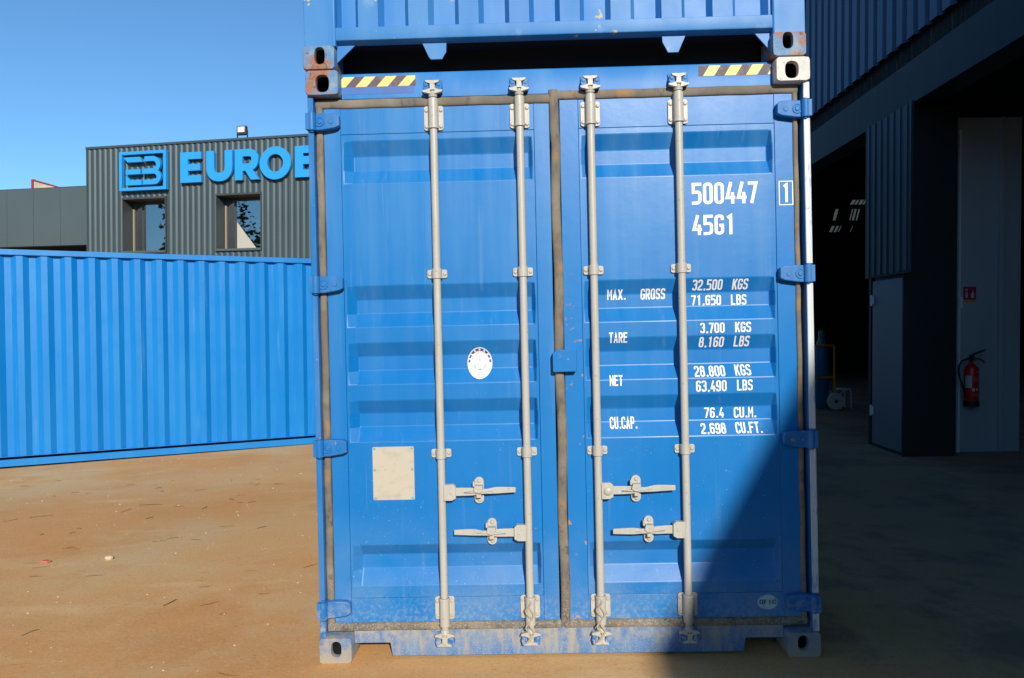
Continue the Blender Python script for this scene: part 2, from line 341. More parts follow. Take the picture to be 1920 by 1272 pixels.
CWD, STK = .43, .142
_L, _R, _B, _T, _c, _q = STK / 2, CWD - STK / 2, STK / 2, 1 - STK / 2, CWD / 2, .15
O, Cl = False, True
GL = {
 '0': [([(_L, _B, _q), (_R, _B, _q), (_R, _T, _q), (_L, _T, _q)], Cl)],
 '1': [([(_c - .13, _T - .10), (_c + .02, _T - .0), (_c + .02, 0)], O)],
 '2': [([(_L, .70), (_L, _T, _q), (_R, _T, _q), (_R, .56, .12), (_L, .22, .08), (_L, _B), (CWD, _B)], O)],
 '3': [([(_L, .78), (_L, _T, _q), (_R, _T, _q), (_R, .54, .1), (_c - .05, .54)], O), ([(_c, .54), (_R, .53, .1), (_R, _B, _q), (_L, _B, _q), (_L, .24)], O)],
 '4': [([(_c + .03, 1), (_L, .28), (CWD, .28)], O), ([(CWD * .72, .52), (CWD * .72, 0)], O)],
 '5': [([(CWD, _T), (_L, _T), (_L, .56), (_R, .58, _q), (_R, _B, _q), (0, _B - .01)], O)],
 '6': [([(_R, .76), (_R, _T, _q), (_L, _T, _q), (_L, _B, _q), (_R, _B, _q), (_R, .56, _q), (_L, .56)], O)],
 '7': [([(0, _T), (_R, _T), (_c - .06, 0)], O)],
 '8': [([(_L, _B, _q), (_R, _B, _q), (_R, .53, .12), (_L, .53, .12)], Cl), ([(_L + .015, .53, .12), (_R - .015, .53, .12), (_R - .015, _T, _q), (_L + .015, _T, _q)], Cl)],
 '9': [([(_L, .24), (_L, _B, _q), (_R, _B, _q), (_R, _T, _q), (_L, _T, _q), (_L, .44, _q), (_R, .44)], O)],
 'A': [([(_L - .01, 0), (_c, _T), (_R + .01, 0)], O), ([(.1, .27), (CWD - .1, .27)], O)],
 'B': [([(_L, _B), (_R, _B, _q), (_R, .53, .12), (_L, .53)], Cl), ([(_L, .53), (_R - .02, .53, .12), (_R - .02, _T, _q), (_L, _T)], Cl)],
 'C': [([(_R, .70), (_R, _T, _q), (_L, _T, _q), (_L, _B, _q), (_R, _B, _q), (_R, .30)], O)],
 'D': [([(_L, _B), (_R, _B, _q * 1.3), (_R, _T, _q * 1.3), (_L, _T)], Cl)],
 'E': [([(CWD - .02, _T), (_L, _T), (_L, _B), (CWD - .02, _B)], O), ([(_L, .53), (CWD - .07, .53)], O)],
 'F': [([(CWD - .02, _T), (_L, _T), (_L, 0)], O), ([(_L, .53), (CWD - .07, .53)], O)],
 'G': [([(_R, .72), (_R, _T, _q), (_L, _T, _q), (_L, _B, _q), (_R, _B, _q), (_R, .47), (_c, .47)], O)],
 'I': [([(_c, 0), (_c, 1)], O)],
 'K': [([(_L, 0), (_L, 1)], O), ([(_R + .01, 1), (_L + .04, .40)], O), ([(_c - .02, .55), (_R + .02, 0)], O)],
 'L': [([(_L, 1), (_L, _B), (CWD - .02, _B)], O)],
 'M': [([(.05, 0), (.05, 1)], O, .105), ([(CWD - .05, 0), (CWD - .05, 1)], O, .105), ([(.06, .97), (_c, .40), (CWD - .06, .97)], O, .085)],
 'N': [([(.06, 0), (.06, 1)], O, .115), ([(CWD - .06, 0), (CWD - .06, 1)], O, .115), ([(.07, .95), (CWD - .07, .05)], O, .105)],
 'O': [([(_L, _B, _q), (_R, _B, _q), (_R, _T, _q), (_L, _T, _q)], Cl)],
 'P': [([(_L, 0), (_L, _T), (_R, _T, _q), (_R, .45, _q), (_L, .45)], O)],
 'R': [([(_L, 0), (_L, _T), (_R, _T, _q), (_R, .47, _q), (_L, .47)], O), ([(_c, .47), (_R + .01, 0)], O)],
 'S': [([(_R, .76), (_R, _T, _q), (_L, _T, _q), (_L, .54, _q), (_R, .50, _q), (_R, _B, _q), (_L, _B, _q), (_L, .24)], O)],
 'T': [([(_c, 0), (_c, _T)], O), ([(0, _T), (CWD, _T)], O)],
 'U': [([(_L, 1), (_L, _B, _q), (_R, _B, _q), (_R, 1)], O)],
 'X': [([(_L - .02, 0), (_R + .02, 1)], O), ([(_L - .02, 1), (_R + .02, 0)], O)],
 '.': [([(_c - .02, 0), (_c - .02, .16)], O, .16)],
 ',': [([(_c - .05, -.03), (_c, .16)], O, .15)],
}
def text2d(txt, x0, x1, z0, z1):
    """flat lettering filling the box: list of (verts, quads, layer)"""
    h = z1 - z0; n = len(txt); adv = []
    for c in txt: adv.append(.30 if c in '.,' else (.55 if c == ' ' else .50))
    total = sum(adv) - (.07 if txt[-1] not in '.,' else 0); sx = (x1 - x0) / total; out = []; x = x0
    for c, a in zip(txt, adv):
        if c != ' ':
            for k, gl in enumerate(GL[c]):
                pth, cl = gl[:2]; vs, fs = ribbon(pth, gl[2] if len(gl) > 2 else STK, cl)
                off = -.06 if c in '.,' else 0
                out.append(([(x + (v[0] + off) * sx, z0 + v[1] * h) for v in vs], fs, k))
        x += a * sx
    return out
def conform(pieces, name, m, parent, yfun, breaks=(), lift=.0008):
    """lay flat lettering on a surface y = yfun(x, z), creased where the surface is creased"""
    bm = bmesh.new()
    for vs, fs, lay in pieces:
        b2 = [bm.verts.new((x, -lay * .0002, z)) for x, z in vs]
        for f in fs:
            try: bm.faces.new([b2[i] for i in f])
            except ValueError: pass
    zs = [v.co.z for v in bm.verts]; zl, zh = min(zs), max(zs)
    for zb in breaks:
        if zl < zb < zh:
            bmesh.ops.bisect_plane(bm, geom=bm.verts[:] + bm.edges[:] + bm.faces[:], plane_co=(0, 0, zb), plane_no=(0, 0, 1))
    for v in bm.verts: v.co.y += yfun(v.co.x, v.co.z) - lift
    bmesh.ops.recalc_face_normals(bm, faces=bm.faces)
    for f in bm.faces:
        if f.normal.y > 0: f.normal_flip()
    me = bpy.data.meshes.new(name); bm.to_mesh(me); bm.free(); me.materials.append(m)
    o = bpy.data.objects.new(name, me); COL.objects.link(o); o.parent = parent; return o

# ---------------------------------------------------------------- ground
NZ = RW @ Vector((0, 0, 1))
A2 = PM @ Vector((-6.773, 9.877, -1.702)) + Vector((0, 0, CAM_H))     # foot of the far container, left end in view
B2 = PM @ Vector((-3.146, 11.65, -1.639)) + Vector((0, 0, CAM_H))
def smooth(a, b, t):
    t = max(0, min(1, (t - a) / (b - a))); return t * t * (3 - 2 * t)
def plane(x, y):
    dx = 14 * math.tanh((x - CW.x) / 14); dy = 40 * math.tanh((y - CW.y) / 40)
    return CW.z - (NZ.x * dx + NZ.y * dy) / NZ.z
DIP = max(plane(A2.x, A2.y) - A2.z, plane(B2.x, B2.y) - B2.z) + .004
def ground(x, y):
    z = plane(x, y) - DIP * smooth(-.5, -3.0, x) * smooth(5.5, 9.0, y)
    if x < 3 and y < 9: z -= .006 * (math.sin(x * 1.3 + 1) * math.cos(y * 1.1) + .5 * math.sin(x * 3.1 + y * 2.3) + 1.2) * smooth(.2, 2.0, abs(x - CW.x) - 1.1 + max(0, CW.y - .3 - y))
    return z
def coords(lo, hi, a, b, fine, coarse):
    out = []; t = lo
    while t < hi:
        out.append(t); t += fine if a <= t < b else coarse
    out.append(hi); return out
xs = coords(-150, 150, -12, 9, .25, 6); ys = coords(-120, 180, -3, 20, .25, 6)
g = MB()
g.v = [(x, y, ground(x, y)) for y in ys for x in xs]; nx = len(xs)
g.f = [(j * nx + i, j * nx + i + 1, (j + 1) * nx + i + 1, (j + 1) * nx + i) for j in range(len(ys) - 1) for i in range(nx - 1)]
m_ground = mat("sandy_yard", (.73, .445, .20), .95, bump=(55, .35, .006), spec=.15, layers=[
    dict(color=(.74, .345, .115), scale=.38, detail=7, nrough=.62, lo=.42, hi=.62, amt=.80, off=7.3),
    dict(color=(.71, .505, .27), scale=.6, detail=8, nrough=.65, lo=.46, hi=.64, amt=.85),
    dict(color=(.66, .33, .125), scale=1.1, detail=9, nrough=.68, lo=.53, hi=.66, amt=.7, off=2.4),
    dict(color=(.54, .36, .19), scale=2.6, detail=8, nrough=.65, lo=.56, hi=.75, amt=.55, stretch=(.6, 1.5, 1)),
    dict(color=(.83, .60, .33), scale=2.2, detail=8, lo=.58, hi=.76, amt=.6, stretch=(.45, 1.6, 1)),
    dict(color=(.80, .54, .29), scale=45, detail=8, lo=.52, hi=.68, amt=.40),
    dict(color=(.38, .22, .10), scale=75, detail=6, lo=.57, hi=.69, amt=.55),
    dict(color=(.33, .19, .09), scale=16, detail=6, lo=.65, hi=.72, amt=.6, stretch=(.5, 2.4, 1), mask=(1.1, .45, .6)),
    dict(color=(.35, .26, .19), scale=1.2, detail=4, lo=.2, hi=.35, amt=.85, x=(1.5, 3.2)),  # shade painted into the ground: greyer and darker right of the container
    dict(color=(.20, .16, .13), scale=1.7, detail=9, nrough=.7, lo=.48, hi=.62, amt=.6, x=(1.0, 1.8))])  # mottled second coat of that painted shade
tag(g.build("ground", m_ground, angle=80), "bare sandy yard of brown dust and worn asphalt, painted darker for the shade at right", None, kind="structure")

# ---------------------------------------------------------------- container pieces
W2, HC = 1.219, 2.896
def casting(x0, x1, z0, z1, y0, name, m, parent, hole=None, deep=.178):
    b = MB(); n = 40
    hx0, hx1, hz0, hz1 = hole; cx, cz = (hx0 + hx1) / 2, (hz0 + hz1) / 2
    rr = .014
    def outer(t):
        c, s = math.cos(t), math.sin(t)
        k = min(((x1 if c > 0 else x0) - cx) / c if abs(c) > 1e-6 else 9, ((z1 if s > 0 else z0) - cz) / s if abs(s) > 1e-6 else 9)
        x, z = cx + c * k, cz + s * k
        qx = min(max(x, x0 + rr), x1 - rr); qz = min(max(z, z0 + rr), z1 - rr)
        d = math.hypot(x - qx, z - qz)
        if d > rr: x = qx + (x - qx) * rr / d; z = qz + (z - qz) * rr / d
        return x, z
    a, c = (hx1 - hx0) / 2, (hz1 - hz0) / 2
    def inner(t):
        co, si = math.cos(t), math.sin(t)
        e = 2.7; k = (abs(co / a) ** e + abs(si / c) ** e) ** (-1 / e); return cx + co * k, cz + si * k
    T = [2 * math.pi * k / n for k in range(n)]
    rings = [[(outer(t)[0], y0 + deep, outer(t)[1]) for t in T], [(outer(t)[0], y0 + .006, outer(t)[1]) for t in T],
             [(cx + (outer(t)[0] - cx) * .965, y0, cz + (outer(t)[1] - cz) * .965) for t in T],
             [(inner(t)[0] * 1.0 + (inner(t)[0] - cx) * .05, y0, inner(t)[1] + (inner(t)[1] - cz) * .05) for t in T],
             [(inner(t)[0], y0 + .004, inner(t)[1]) for t in T], [(inner(t)[0], y0 + .03, inner(t)[1]) for t in T],
             [(cx + (inner(t)[0] - cx) * 1.25, y0 + .032, cz + (inner(t)[1] - cz) * 1.1) for t in T],
             [(cx + (inner(t)[0] - cx) * 1.25, y0 + .15, cz + (inner(t)[1] - cz) * 1.1) for t in T]]
    vs = [p for r in rings for p in r]
    fs = [(i * n + k, i * n + (k + 1) % n, (i + 1) * n + (k + 1) % n, (i + 1) * n + k) for i in range(len(rings) - 1) for k in range(n)]
    fs += [tuple(range(n)), tuple(range((len(rings) - 1) * n, len(rings) * n))]
    o = b.add(vs, fs).build(name, m, parent, angle=50)
    o.data.materials.append(m_black)  # shade inside the hole is painted as near-black
    for i, pg in enumerate(o.data.polygons):
        if i >= 5 * n and i < 7 * n or i == 7 * n + 1: pg.material_index = 1
    return o

def corrug(length, pitch, flat, slope, depth, x0=0):
    """trapezoid profile [(x, d)]: d = 0 outer, depth inner"""
    out = [(x0, 0)]; x = x0
    inner = pitch - flat - 2 * slope
    while x + pitch <= x0 + length + 1e-6:
        out += [(x + flat, 0), (x + flat + slope, depth), (x + flat + slope + inner, depth), (x + pitch, 0)]; x += pitch
    if x < x0 + length: out.append((x0 + length, 0))
    return out

def shell(parent, m, length, zb, zt, y_front, closed_front=False):
    """long side walls, roof, rails and rear of a container; front built apart"""
    pr = corrug(length - .36, .278, .072, .068, .036, .18)
    for s, nm in ((-1, "side_wall"), (1, "side_wall")):
        b = MB(); b.sheet([(s * (W2 - .012 - d), y) for y, d in pr], 2, zb + .13, zt - .06); o = b.build(nm, m, parent, recalc=False, angle=20)
        r = MB(); r.box(s * W2 - (.06 if s > 0 else 0), s * W2 + (.06 if s < 0 else 0), .178, length - .178, zb + .02, zb + .15)
        r.build("bottom_rail", m, parent, bevel=.003)
        r = MB(); r.box(s * W2 - (.06 if s > 0 else 0), s * W2 + (.06 if s < 0 else 0), .178, length - .178, zt - .075, zt - .01)
        r.build("top_rail", m, parent, bevel=.003)
        p = MB(); p.box(s * W2 - (.10 if s > 0 else 0), s * W2 + (.10 if s < 0 else 0), length - .16, length - .003, zb + .124, zt - .124)
        p.build("corner_post", m, parent, bevel=.004)
    MB().box(-W2 + .065, W2 - .065, .2, length - .1, zt - .055, zt - .025).build("roof", m, parent)
    MB().box(-W2 + .065, W2 - .065, .08 if y_front is None else y_front, length - .1, zb + .16, zb + .19).build("floor", m_under, parent)
    MB().box(-W2 + .10, W2 - .10, length - .07, length - .04, zb + .10, zt - .06).build("end_wall", m, parent)
    for s in (-1, 1):
        for z in (zb, zt - .118):
            x0 = -W2 if s < 0 else W2 - .162
            MB().box(x0, x0 + .162, length - .178, length, z, z + .118).build("corner_casting", m_cast, parent, bevel=.008)

# ================================================================ the big container
C1 = thing("shipping_container", "blue shipping container seen door end on, white numbers 500447 and beige locking bars", "shipping container", CONT_M, "blue shipping containers in the yard")
shell(C1, m_paint, 12.192, 0, HC, .12)
casting(-W2, -1.058, 2.776, HC, 0, "corner_casting", m_cast, C1, (-1.168, -1.104, 2.790, 2.872))
casting(1.056, W2, 2.780, HC, 0, "corner_casting", m_castw, C1, (1.099, 1.162, 2.793, 2.873))
casting(-W2, -1.057, 0, .126, 0, "corner_casting", m_castd, C1, (-1.158, -1.109, .034, .107))
casting(1.058, W2, 0, .122, 0, "corner_casting", m_castd, C1, (1.108, 1.158, .035, .106))
for s in (-1, 1):
    # J-section post: outer lip, web running back, inner return behind the door edge
    poly = [(s * 1.217, .022), (s * 1.190, .022), (s * 1.189, .03), (s * 1.189, .125), (s * 1.10, .125), (s * 1.10, .17), (s * 1.217, .17)]
    MB().prism(poly, 2, .118, 2.790).build("corner_post", m_post, C1, bevel=.003)
    if s > 0:
        segs = [(.12, .213), (.307, 1.008), (1.104, 1.812), (1.904, 2.608), (2.70, 2.778)]
        e = MB()
        for a, b_ in segs: e.prism([(1.2185, .019), (1.191, .019), (1.189, .024), (1.2185, .024)], 2, a, b_)
        # rounded outer edge of the lip, worn to pale primer
        for a, b_ in segs: e.tube((1.2125, .0262, a), (1.2125, .0262, b_), .0085, n=14)
        e.build("post_edge", m_pale, C1)
# header
h = MB().prism([(.056, 2.768), (.056, 2.884), (.062, 2.893), (.20, 2.895), (.20, 2.768)], 0, -1.056, 1.054).build("header", m_header, C1, bevel=.002)
# sill with the two raised ends
sp = [(-1.056, .078), (-.878, .078), (-.868, .012), (.862, .012), (.872, .078), (1.057, .078), (1.057, .150), (-1.056, .150)]
MB().prism(sp, 1, .054, .20).build("sill", m_sill, C1, bevel=.003)
for x0, x1 in ((-1.06, -.88), (.88, 1.06)):
    MB().box(x0, x1, .20, .30, .085, .125).build("sill_pocket", m_under, C1)
MB().box(-1.10, 1.10, .13, .16, .14, 2.80).build("door_backing", m_under, C1)

# doors ---------------------------------------------------------------
REC = [(2.563, 2.494, 2.421, 2.353), (1.847, 1.779, 1.710, 1.642), (1.565, 1.497, 1.426, 1.357), (1.278, 1.212, 1.146, 1.072), (.561, .505, .437, .357)]
BRK = sorted(z for r in REC for z in r)
YD, YP, RD = .0600, .0625, .042
def rec_depth(z):
    for a, b, c, d in REC:
        if d <= z <= a:
            if z >= b: return RD * (a - z) / (a - b)
            if z >= c: return RD
            return RD * (z - d) / (c - d)
    return 0.
def make_panel(x0, x1):
    """pressed door sheet: five horizontal troughs that taper shut at both ends"""
    b = MB(); xg = [(x0, 0), (x0 + .010, 0), (x0 + .054, 1), (x1 - .026, 1), (x1 - .010, 0), (x1, 0)]
    zg = [.30] + BRK + [2.594]
    b.v = [(x, YP + rec_depth(z) * k, z) for z in zg for x, k in xg]; n = len(xg)
    b.f = [(j * n + i, j * n + i + 1, (j + 1) * n + i + 1, (j + 1) * n + i) for j in range(len(zg) - 1) for i in range(n - 1)]
    return b
def ysurf(x, z): return YP + rec_depth(z)
DOORS = [(-1.150, -1.068, -.112, -.036), (.014, .106, 1.061, 1.150)]
def hinge(parent, s, z):
    X = lambda x: s * x
    b = MB()
    b.prism([(X(1.186), z + .040), (X(1.150), z + .043), (X(1.085), z + .040), (X(1.064), z + .030), (X(1.064), z - .020), (X(1.085), z - .030), (X(1.150), z - .040), (X(1.186), z - .042)], 1, .020, .058)
    o = b.build("hinge", m_post, parent, bevel=.005)
    k = MB()
    k.tube((X(1.196), .018, z - .042), (X(1.196), .018, z + .042), .0205, n=24)
    k.box(min(X(1.196), X(1.224)), max(X(1.196), X(1.224)), .001, .034, z - .040, z + .040)
    k.lathe((X(1.160), .020, z), [(.024, 0), (.024, -.004), (.019, -.004), (.019, -.001), (.012, -.001), (.010, -.005), (.001, -.005)], ax=1)
    k.lathe((X(1.105), .020, z), [(.012, 0), (.011, -.003), (.001, -.003)], ax=1)
    k.tube((X(1.196), .018, z - .050), (X(1.196), .018, z + .050), .010)
    k.build("hinge_knuckle", m_post, parent, bevel=.002)

def guide(parent, x, z0, z1, up):
    """bolted plate with a sleeve round the locking bar"""
    b = MB(); b.prism(rrect(x - .048, x + .048, z0, z1, .012), 1, .051, .0595)
    for dx in (-.036, .036):
        for z in (z0 + .019, z1 - .022):
            b.lathe((x + dx, .051, z), [(.0095, 0), (.0095, -.003), (.006, -.0065), (.001, -.007)], n=14, ax=1)
    s0, s1 = (z0 + .004, z1 + .030) if up else (z0 - .028, z1 - .002)
    b.tube((x, .036, s0), (x, .036, s1), .0245, n=28)
    cz = s0 if up else s1 - .014
    b.tube((x, .036, cz), (x, .036, cz + .014), .0265, n=28)
    b.box(x - .0245, x + .0245, .036, .052, s0 + .012, s1 - .012)
    o = b.build("rod_guide", m_bar, parent, bevel=.0015)
    for z in ((z0 + z1) / 2 + .045, (z0 + z1) / 2 - .042): MB().lathe((x - .003, .0118, z), [(.0045, .002), (.0045, -.0006), (.001, -.001)], n=10, ax=1).build("guide_rivet", m_bolt, parent)
def clip(parent, x, z):
    b = MB(); b.prism(rrect(x - .049, x + .049, z - .021, z + .021, .009), 1, .052, .0595)
    pts = [(x + .0245 * math.cos(t), .036 - .0245 * math.sin(t)) for t in [math.pi * k / 14 for k in range(15)]]
    pts = [(x + .0245, .053)] + pts + [(x - .0245, .053)]
    b.prism(pts, 2, z - .024, z + .024)
    for dx in (-.037, .037): b.lathe((x + dx, .052, z), [(.009, 0), (.009, -.003), (.006, -.006), (.001, -.0065)], n=14, ax=1)
    b.lathe((x - .003, .0118, z + .002), [(.0045, .002), (.0045, -.0008), (.001, -.001)], n=10, ax=1)
    b.build("rod_clip", m_bar, parent, bevel=.0015)
def keeper(parent, x, z, s):
    """cam keeper on the header (s=1) or sill (s=-1): a slotted block of two lugs"""
    b = MB()
    for d in (-1, 1):
        b.prism([(x + d * .016, z - .026), (x + d * .040, z - .030), (x + d * .047, z - .006), (x + d * .041, z + .020), (x + d * .020, z + .026)], 1, .018, .056)
        b.lathe((x + d * .032, .018, z + .004), [(.010, 0), (.009, -.005), (.001, -.005)], n=12, ax=1)
    b.box(x - .046, x + .046, .046, .056, z - .032, z + .034)
    b.build("cam_keeper", m_post, parent, bevel=.003)
def cam_head(b, x, z, s):
    """forged cam on the rod end: two hooked arms and a top lug"""
    b.tube((x, .036, z - .055 * s), (x, .036, z + .028 * s), .0165, n=20)
    b.tube((x, .036, z - .040 * s), (x, .034, z - .018 * s), .021, .024, n=20)
    for d in (-1, 1):
        b.prism([(x + d * .008, z - .030 * s), (x + d * .046, z - .020 * s), (x + d * .050, z - .010 * s), (x + d * .034, z - .010 * s), (x + d * .012, z - .002 * s)], 1, .012, .034)
        b.prism([(x + d * .004, z + .018 * s), (x + d * .030, z + .026 * s), (x + d * .036, z + .036 * s), (x + d * .004, z + .036 * s)], 1, .010, .040)
    b.box(x - .012, x + .012, .012, .048, min(z - .01 * s, z + .036 * s), max(z - .01 * s, z + .036 * s))
def rod(parent, x, wire=False):
    b = MB(); b.tube((x, .036, .16), (x, .036, 2.70), .0185, n=28)
    cam_head(b, x, 2.800, 1); cam_head(b, x, .108, -1)
    b.build("locking_rod", m_bar, parent, bevel=.001)
    keeper(parent, x, 2.812, 1); keeper(parent, x, .098, -1)
    guide(parent, x, 2.602, 2.722, True); guide(parent, x, .193, .306, False)
    clip(parent, x, 1.897); clip(parent, x, 1.014)
    if wire:
        p = [(x - .010 + .014 * math.sin(k * .9), .010 + .004 * math.cos(k * 1.3), .30 - k * .0115) for k in range(20)]
        w_ = MB(); w_.path(p, .0042, 8)
        p = [(x + .004 - .010 * math.sin(k * .8), .008 + .003 * math.sin(k), .285 - k * .011) for k in range(18)]
        w_.path(p, .0038, 8); w_.build("seal_wire", m_wire, parent)
def handle(parent, x, d, z, xc, xe, ze, bolt):
    """hub welded to the bar at x, lever running in direction d to xe, catch plate at xc"""
    hb = MB(); h0, h1 = x + d * .020, x + d * .070
    hb.prism([(x + d * .012, z + .038), (h1 - d * .014, z + .040), (h1, z + .028), (h1, z - .030), (h1 - d * .018, z - .040), (x + d * .012, z - .040)], 1, .012, .046)
    if bolt: hb.lathe((x + d * .044, .012, z), [(.021, 0), (.021, -.005), (.013, -.011), (.001, -.012)], ax=1)
    else: hb.lathe((x + d * .046, .012, z), [(.008, 0), (.007, -.004), (.001, -.004)], n=14, ax=1)
    hb.build("handle_hub", m_bar, parent, bevel=.003)
    lv = MB(); dz = ze - z; L = abs(xe - x)
    st = [(.055, 0, .021, .026), (.30, .0, .020, .024), (.42, .2, .019, .018), (.52, .42, .012, .010), (.62, .55, .012, .010), (.72, .9, .016, .018), (.80, 1, .0155, .020), (1.0, 1.05, .0125, .020)]
    vs = []; fs = []
    for f, kz, hh, yy in st:
        cx = x + d * L * f; cz = z + dz * kz
        vs += [(cx, yy, cz - hh), (cx, yy, cz + hh), (cx, yy + .012, cz + hh), (cx, yy + .012, cz - hh)]
    for i in range(len(st) - 1):
        for k in range(4): fs.append((4 * i + k, 4 * i + (k + 1) % 4, 4 * i + 4 + (k + 1) % 4, 4 * i + 4 + k))
    fs += [(0, 3, 2, 1), tuple(4 * (len(st) - 1) + k for k in range(4))]
    lv.add(vs, fs)
    # pressed crease along the lever
    lv.prism([(x + d * L * .30, z), (x + d * L * .50, z + dz * .3 + .006), (x + d * L * .70, z + dz * .9), (x + d * L * .50, z + dz * .3 - .006)], 1, .006, .030)
    lv.build("handle", m_bar, parent, bevel=.003)
    cz = z + dz * .35; c = MB()
    c.prism(rrect(xc - .0235, xc + .0235, cz - .064, cz + .066, .023, 6), 1, .044, .0585)
    for q in (-.045, .047): c.lathe((xc + .002, .044, cz + q), [(.010, 0), (.010, -.003), (.006, -.007), (.001, -.0075)], n=14, ax=1)
    c.prism([(xc - .026, cz + .006), (xc - .020, cz + .030), (xc + .018, cz + .030), (xc + .020, cz + .008), (xc + .008, cz - .006), (xc - .012, cz - .004)], 1, .000, .050)
    c.box(xc - .030, xc - .020, .024, .050, cz + .022, cz + .046)
    c.prism([(xc - .012, cz - .030), (xc + .012, cz - .030), (xc + .012, cz - .014), (xc - .012, cz - .014)], 1, .010, .050)
    c.lathe((xc - .001, .000, cz + .016), [(.006, 0), (.005, -.003), (.001, -.003)], n=12, ax=1)
    c.build("handle_catch", m_bar, parent, bevel=.002)

def strip(b, pts, wd, y0, y1, axis):
    """half-round rubber strip through (position, centre) points; axis 0 = runs in x, 2 = runs in z"""
    n = 9; vs = []; fs = []
    for a, c in pts:
        for k in range(n):
            t = math.pi * k / (n - 1); q = -math.cos(t) * wd / 2
            y = y1 + (y0 - y1) * (math.sin(t) ** .45)
            vs.append((c + q, y, a) if axis == 2 else (a, y, c + q))
    for i in range(len(pts) - 1):
        for k in range(n - 1): fs.append((i * n + k, i * n + k + 1, (i + 1) * n + k + 1, (i + 1) * n + k))
    fs += [tuple(range(n)), tuple(range(len(pts) * n - 1, (len(pts) - 1) * n - 1, -1))]
    b.add(vs, fs)

door_parts = []
for di, (x0, a, b_, x1) in enumerate(DOORS):
    D = MB()
    D.box(x0, a, YD, YD + .05, .178, 2.738); D.box(b_, x1, YD, YD + .05, .178, 2.738)
    D.box(a, b_, YD + .001, YD + .05, 2.5955, 2.738); D.box(a, b_, YD + .001, YD + .05, .178, .2985)
    d = D.build("door", m_stile if di else m_paint, C1, bevel=.0025)
    d["label"] = ("right door leaf with the painted numbers and weights" if di else "left door leaf with the oval anchor sticker")
    make_panel(a + .0015, b_ - .0015).build("door_panel", m_paint, d, angle=3, recalc=False)
    pn = [c for c in d.children if c.name.startswith("door_panel")][0]
    bv = pn.modifiers.new("crease_radius", "BEVEL"); bv.width = .0045; bv.segments = 3; bv.limit_method = "ANGLE"; bv.angle_limit = R_(15)
    bv.harden_normals = True
    sgn = 1 if di else -1
    for z in (2.651, 1.855, 1.052, .256): hinge(d, sgn, z)
    gk = MB(); xo, wo = ((-1.170, .036), (1.161, .026))[di]; ns = 24
    strip(gk, [(.175 + (2.74 - .175) * k / ns, xo + .0015 * math.sin(k * 1.7)) for k in range(ns + 1)], wo, .050, .068, 2)
    xa, xb = (-1.185, -.030) if di == 0 else (-.012, 1.174)
    dz = 0 if di == 0 else .014
    strip(gk, [(xa + (xb - xa) * k / 14, 2.745 + dz + .0012 * math.sin(k * 2.1)) for k in range(15)], .046, .049, .068, 0)
    strip(gk, [(xa + (xb - xa) * k / 14, .157 + .001 * math.sin(k * 1.9)) for k in range(15)], .044, .050, .068, 0)
    if di:
        strip(gk, [(.150 + (2.785 - .150) * k / 40, -.009 + .004 * math.sin(k * .55) - (.006 if k > 36 else 0)) for k in range(41)], .048, .042, .068, 2)
    gk.build("gasket", m_gask, d, angle=50)
    door_parts.append(d)
dl, dr = door_parts
rod(dl, -.603); rod(dl, -.181, True); rod(dr, .165, True); rod(dr, .592)
handle(dl, -.603, 1, .826, -.420, -.240, .832, False)
handle(dl, -.181, -1, .622, -.361, -.546, .628, False)
handle(dr, .165, 1, .820, .349, .538, .828, True)
handle(dr, .592, -1, .624, .407, .230, .620, False)
# blue cover plate over the centre gasket
MB().prism([(-.046, 1.408), (-.042, 1.404), (.066, 1.404), (.071, 1.410), (.071, 1.506), (.066, 1.512), (-.026, 1.512), (-.046, 1.494)], 1, .012, .062).build("cover_plate", m_stile, dr, bevel=.004)
# blank data plate
pl = MB().prism(rrect(-.946, -.740, .785, 1.049, .006), 1, .0575, .0627).build("data_plate", m_plate, dl, bevel=.001)
for x in (-.936, -.750):
    for z in (.794, .935, 1.040): MB().lathe((x, .0575, z), [(.007, 0), (.005, -.002), (.001, -.0022)], n=10, ax=1).build("plate_rivet", m_teal, dl)
# ---- writing on the right door
def put(txt, x0, x1, z0, z1): conform(text2d(txt, x0, x1, z0, z1), "marking", m_white, dr, ysurf, BRK)
put("500447", .654, .975, 2.208, 2.314); put("45G1", .654, .862, 2.058, 2.156)
put("MAX.", .235, .330, 1.752, 1.802); put("GROSS", .400, .521, 1.750, 1.803)
put("32,500", .653, .800, 1.789, 1.840); put("KGS", .849, .925, 1.789, 1.840)
put("71,650", .650, .797, 1.715, 1.765); put("LBS", .846, .922, 1.714, 1.765)
put("TARE", .235, .326, 1.538, 1.590)
put("3,700", .682, .801, 1.577, 1.627); put("KGS", .852, .930, 1.578, 1.628)
put("8,160", .679, .801, 1.507, 1.558); put("LBS", .851, .926, 1.507, 1.560)
put("NET", .234, .298, 1.327, 1.379)
put("28,800", .653, .803, 1.363, 1.415); put("KGS", .852, .930, 1.365, 1.418)
put("63,490", .656, .805, 1.290, 1.344); put("LBS", .856, .932, 1.292, 1.345)
put("CU.CAP.", .234, .372, 1.112, 1.170)
put("76.4", .703, .800, 1.156, 1.207); put("CU.M.", .849, .964, 1.154, 1.207)
put("2,698", .680, .802, 1.081, 1.131); put("CU.FT.", .850, .984, 1.081, 1.133)
mk = text2d("1", 1.094, 1.130, 2.208, 2.300)
mk.append(ribbon([(1.079, 2.196), (1.144, 2.196), (1.144, 2.310), (1.079, 2.310)], .0045, True) + (0,))
conform(mk, "marking", m_white, dr, lambda x, z: YD)
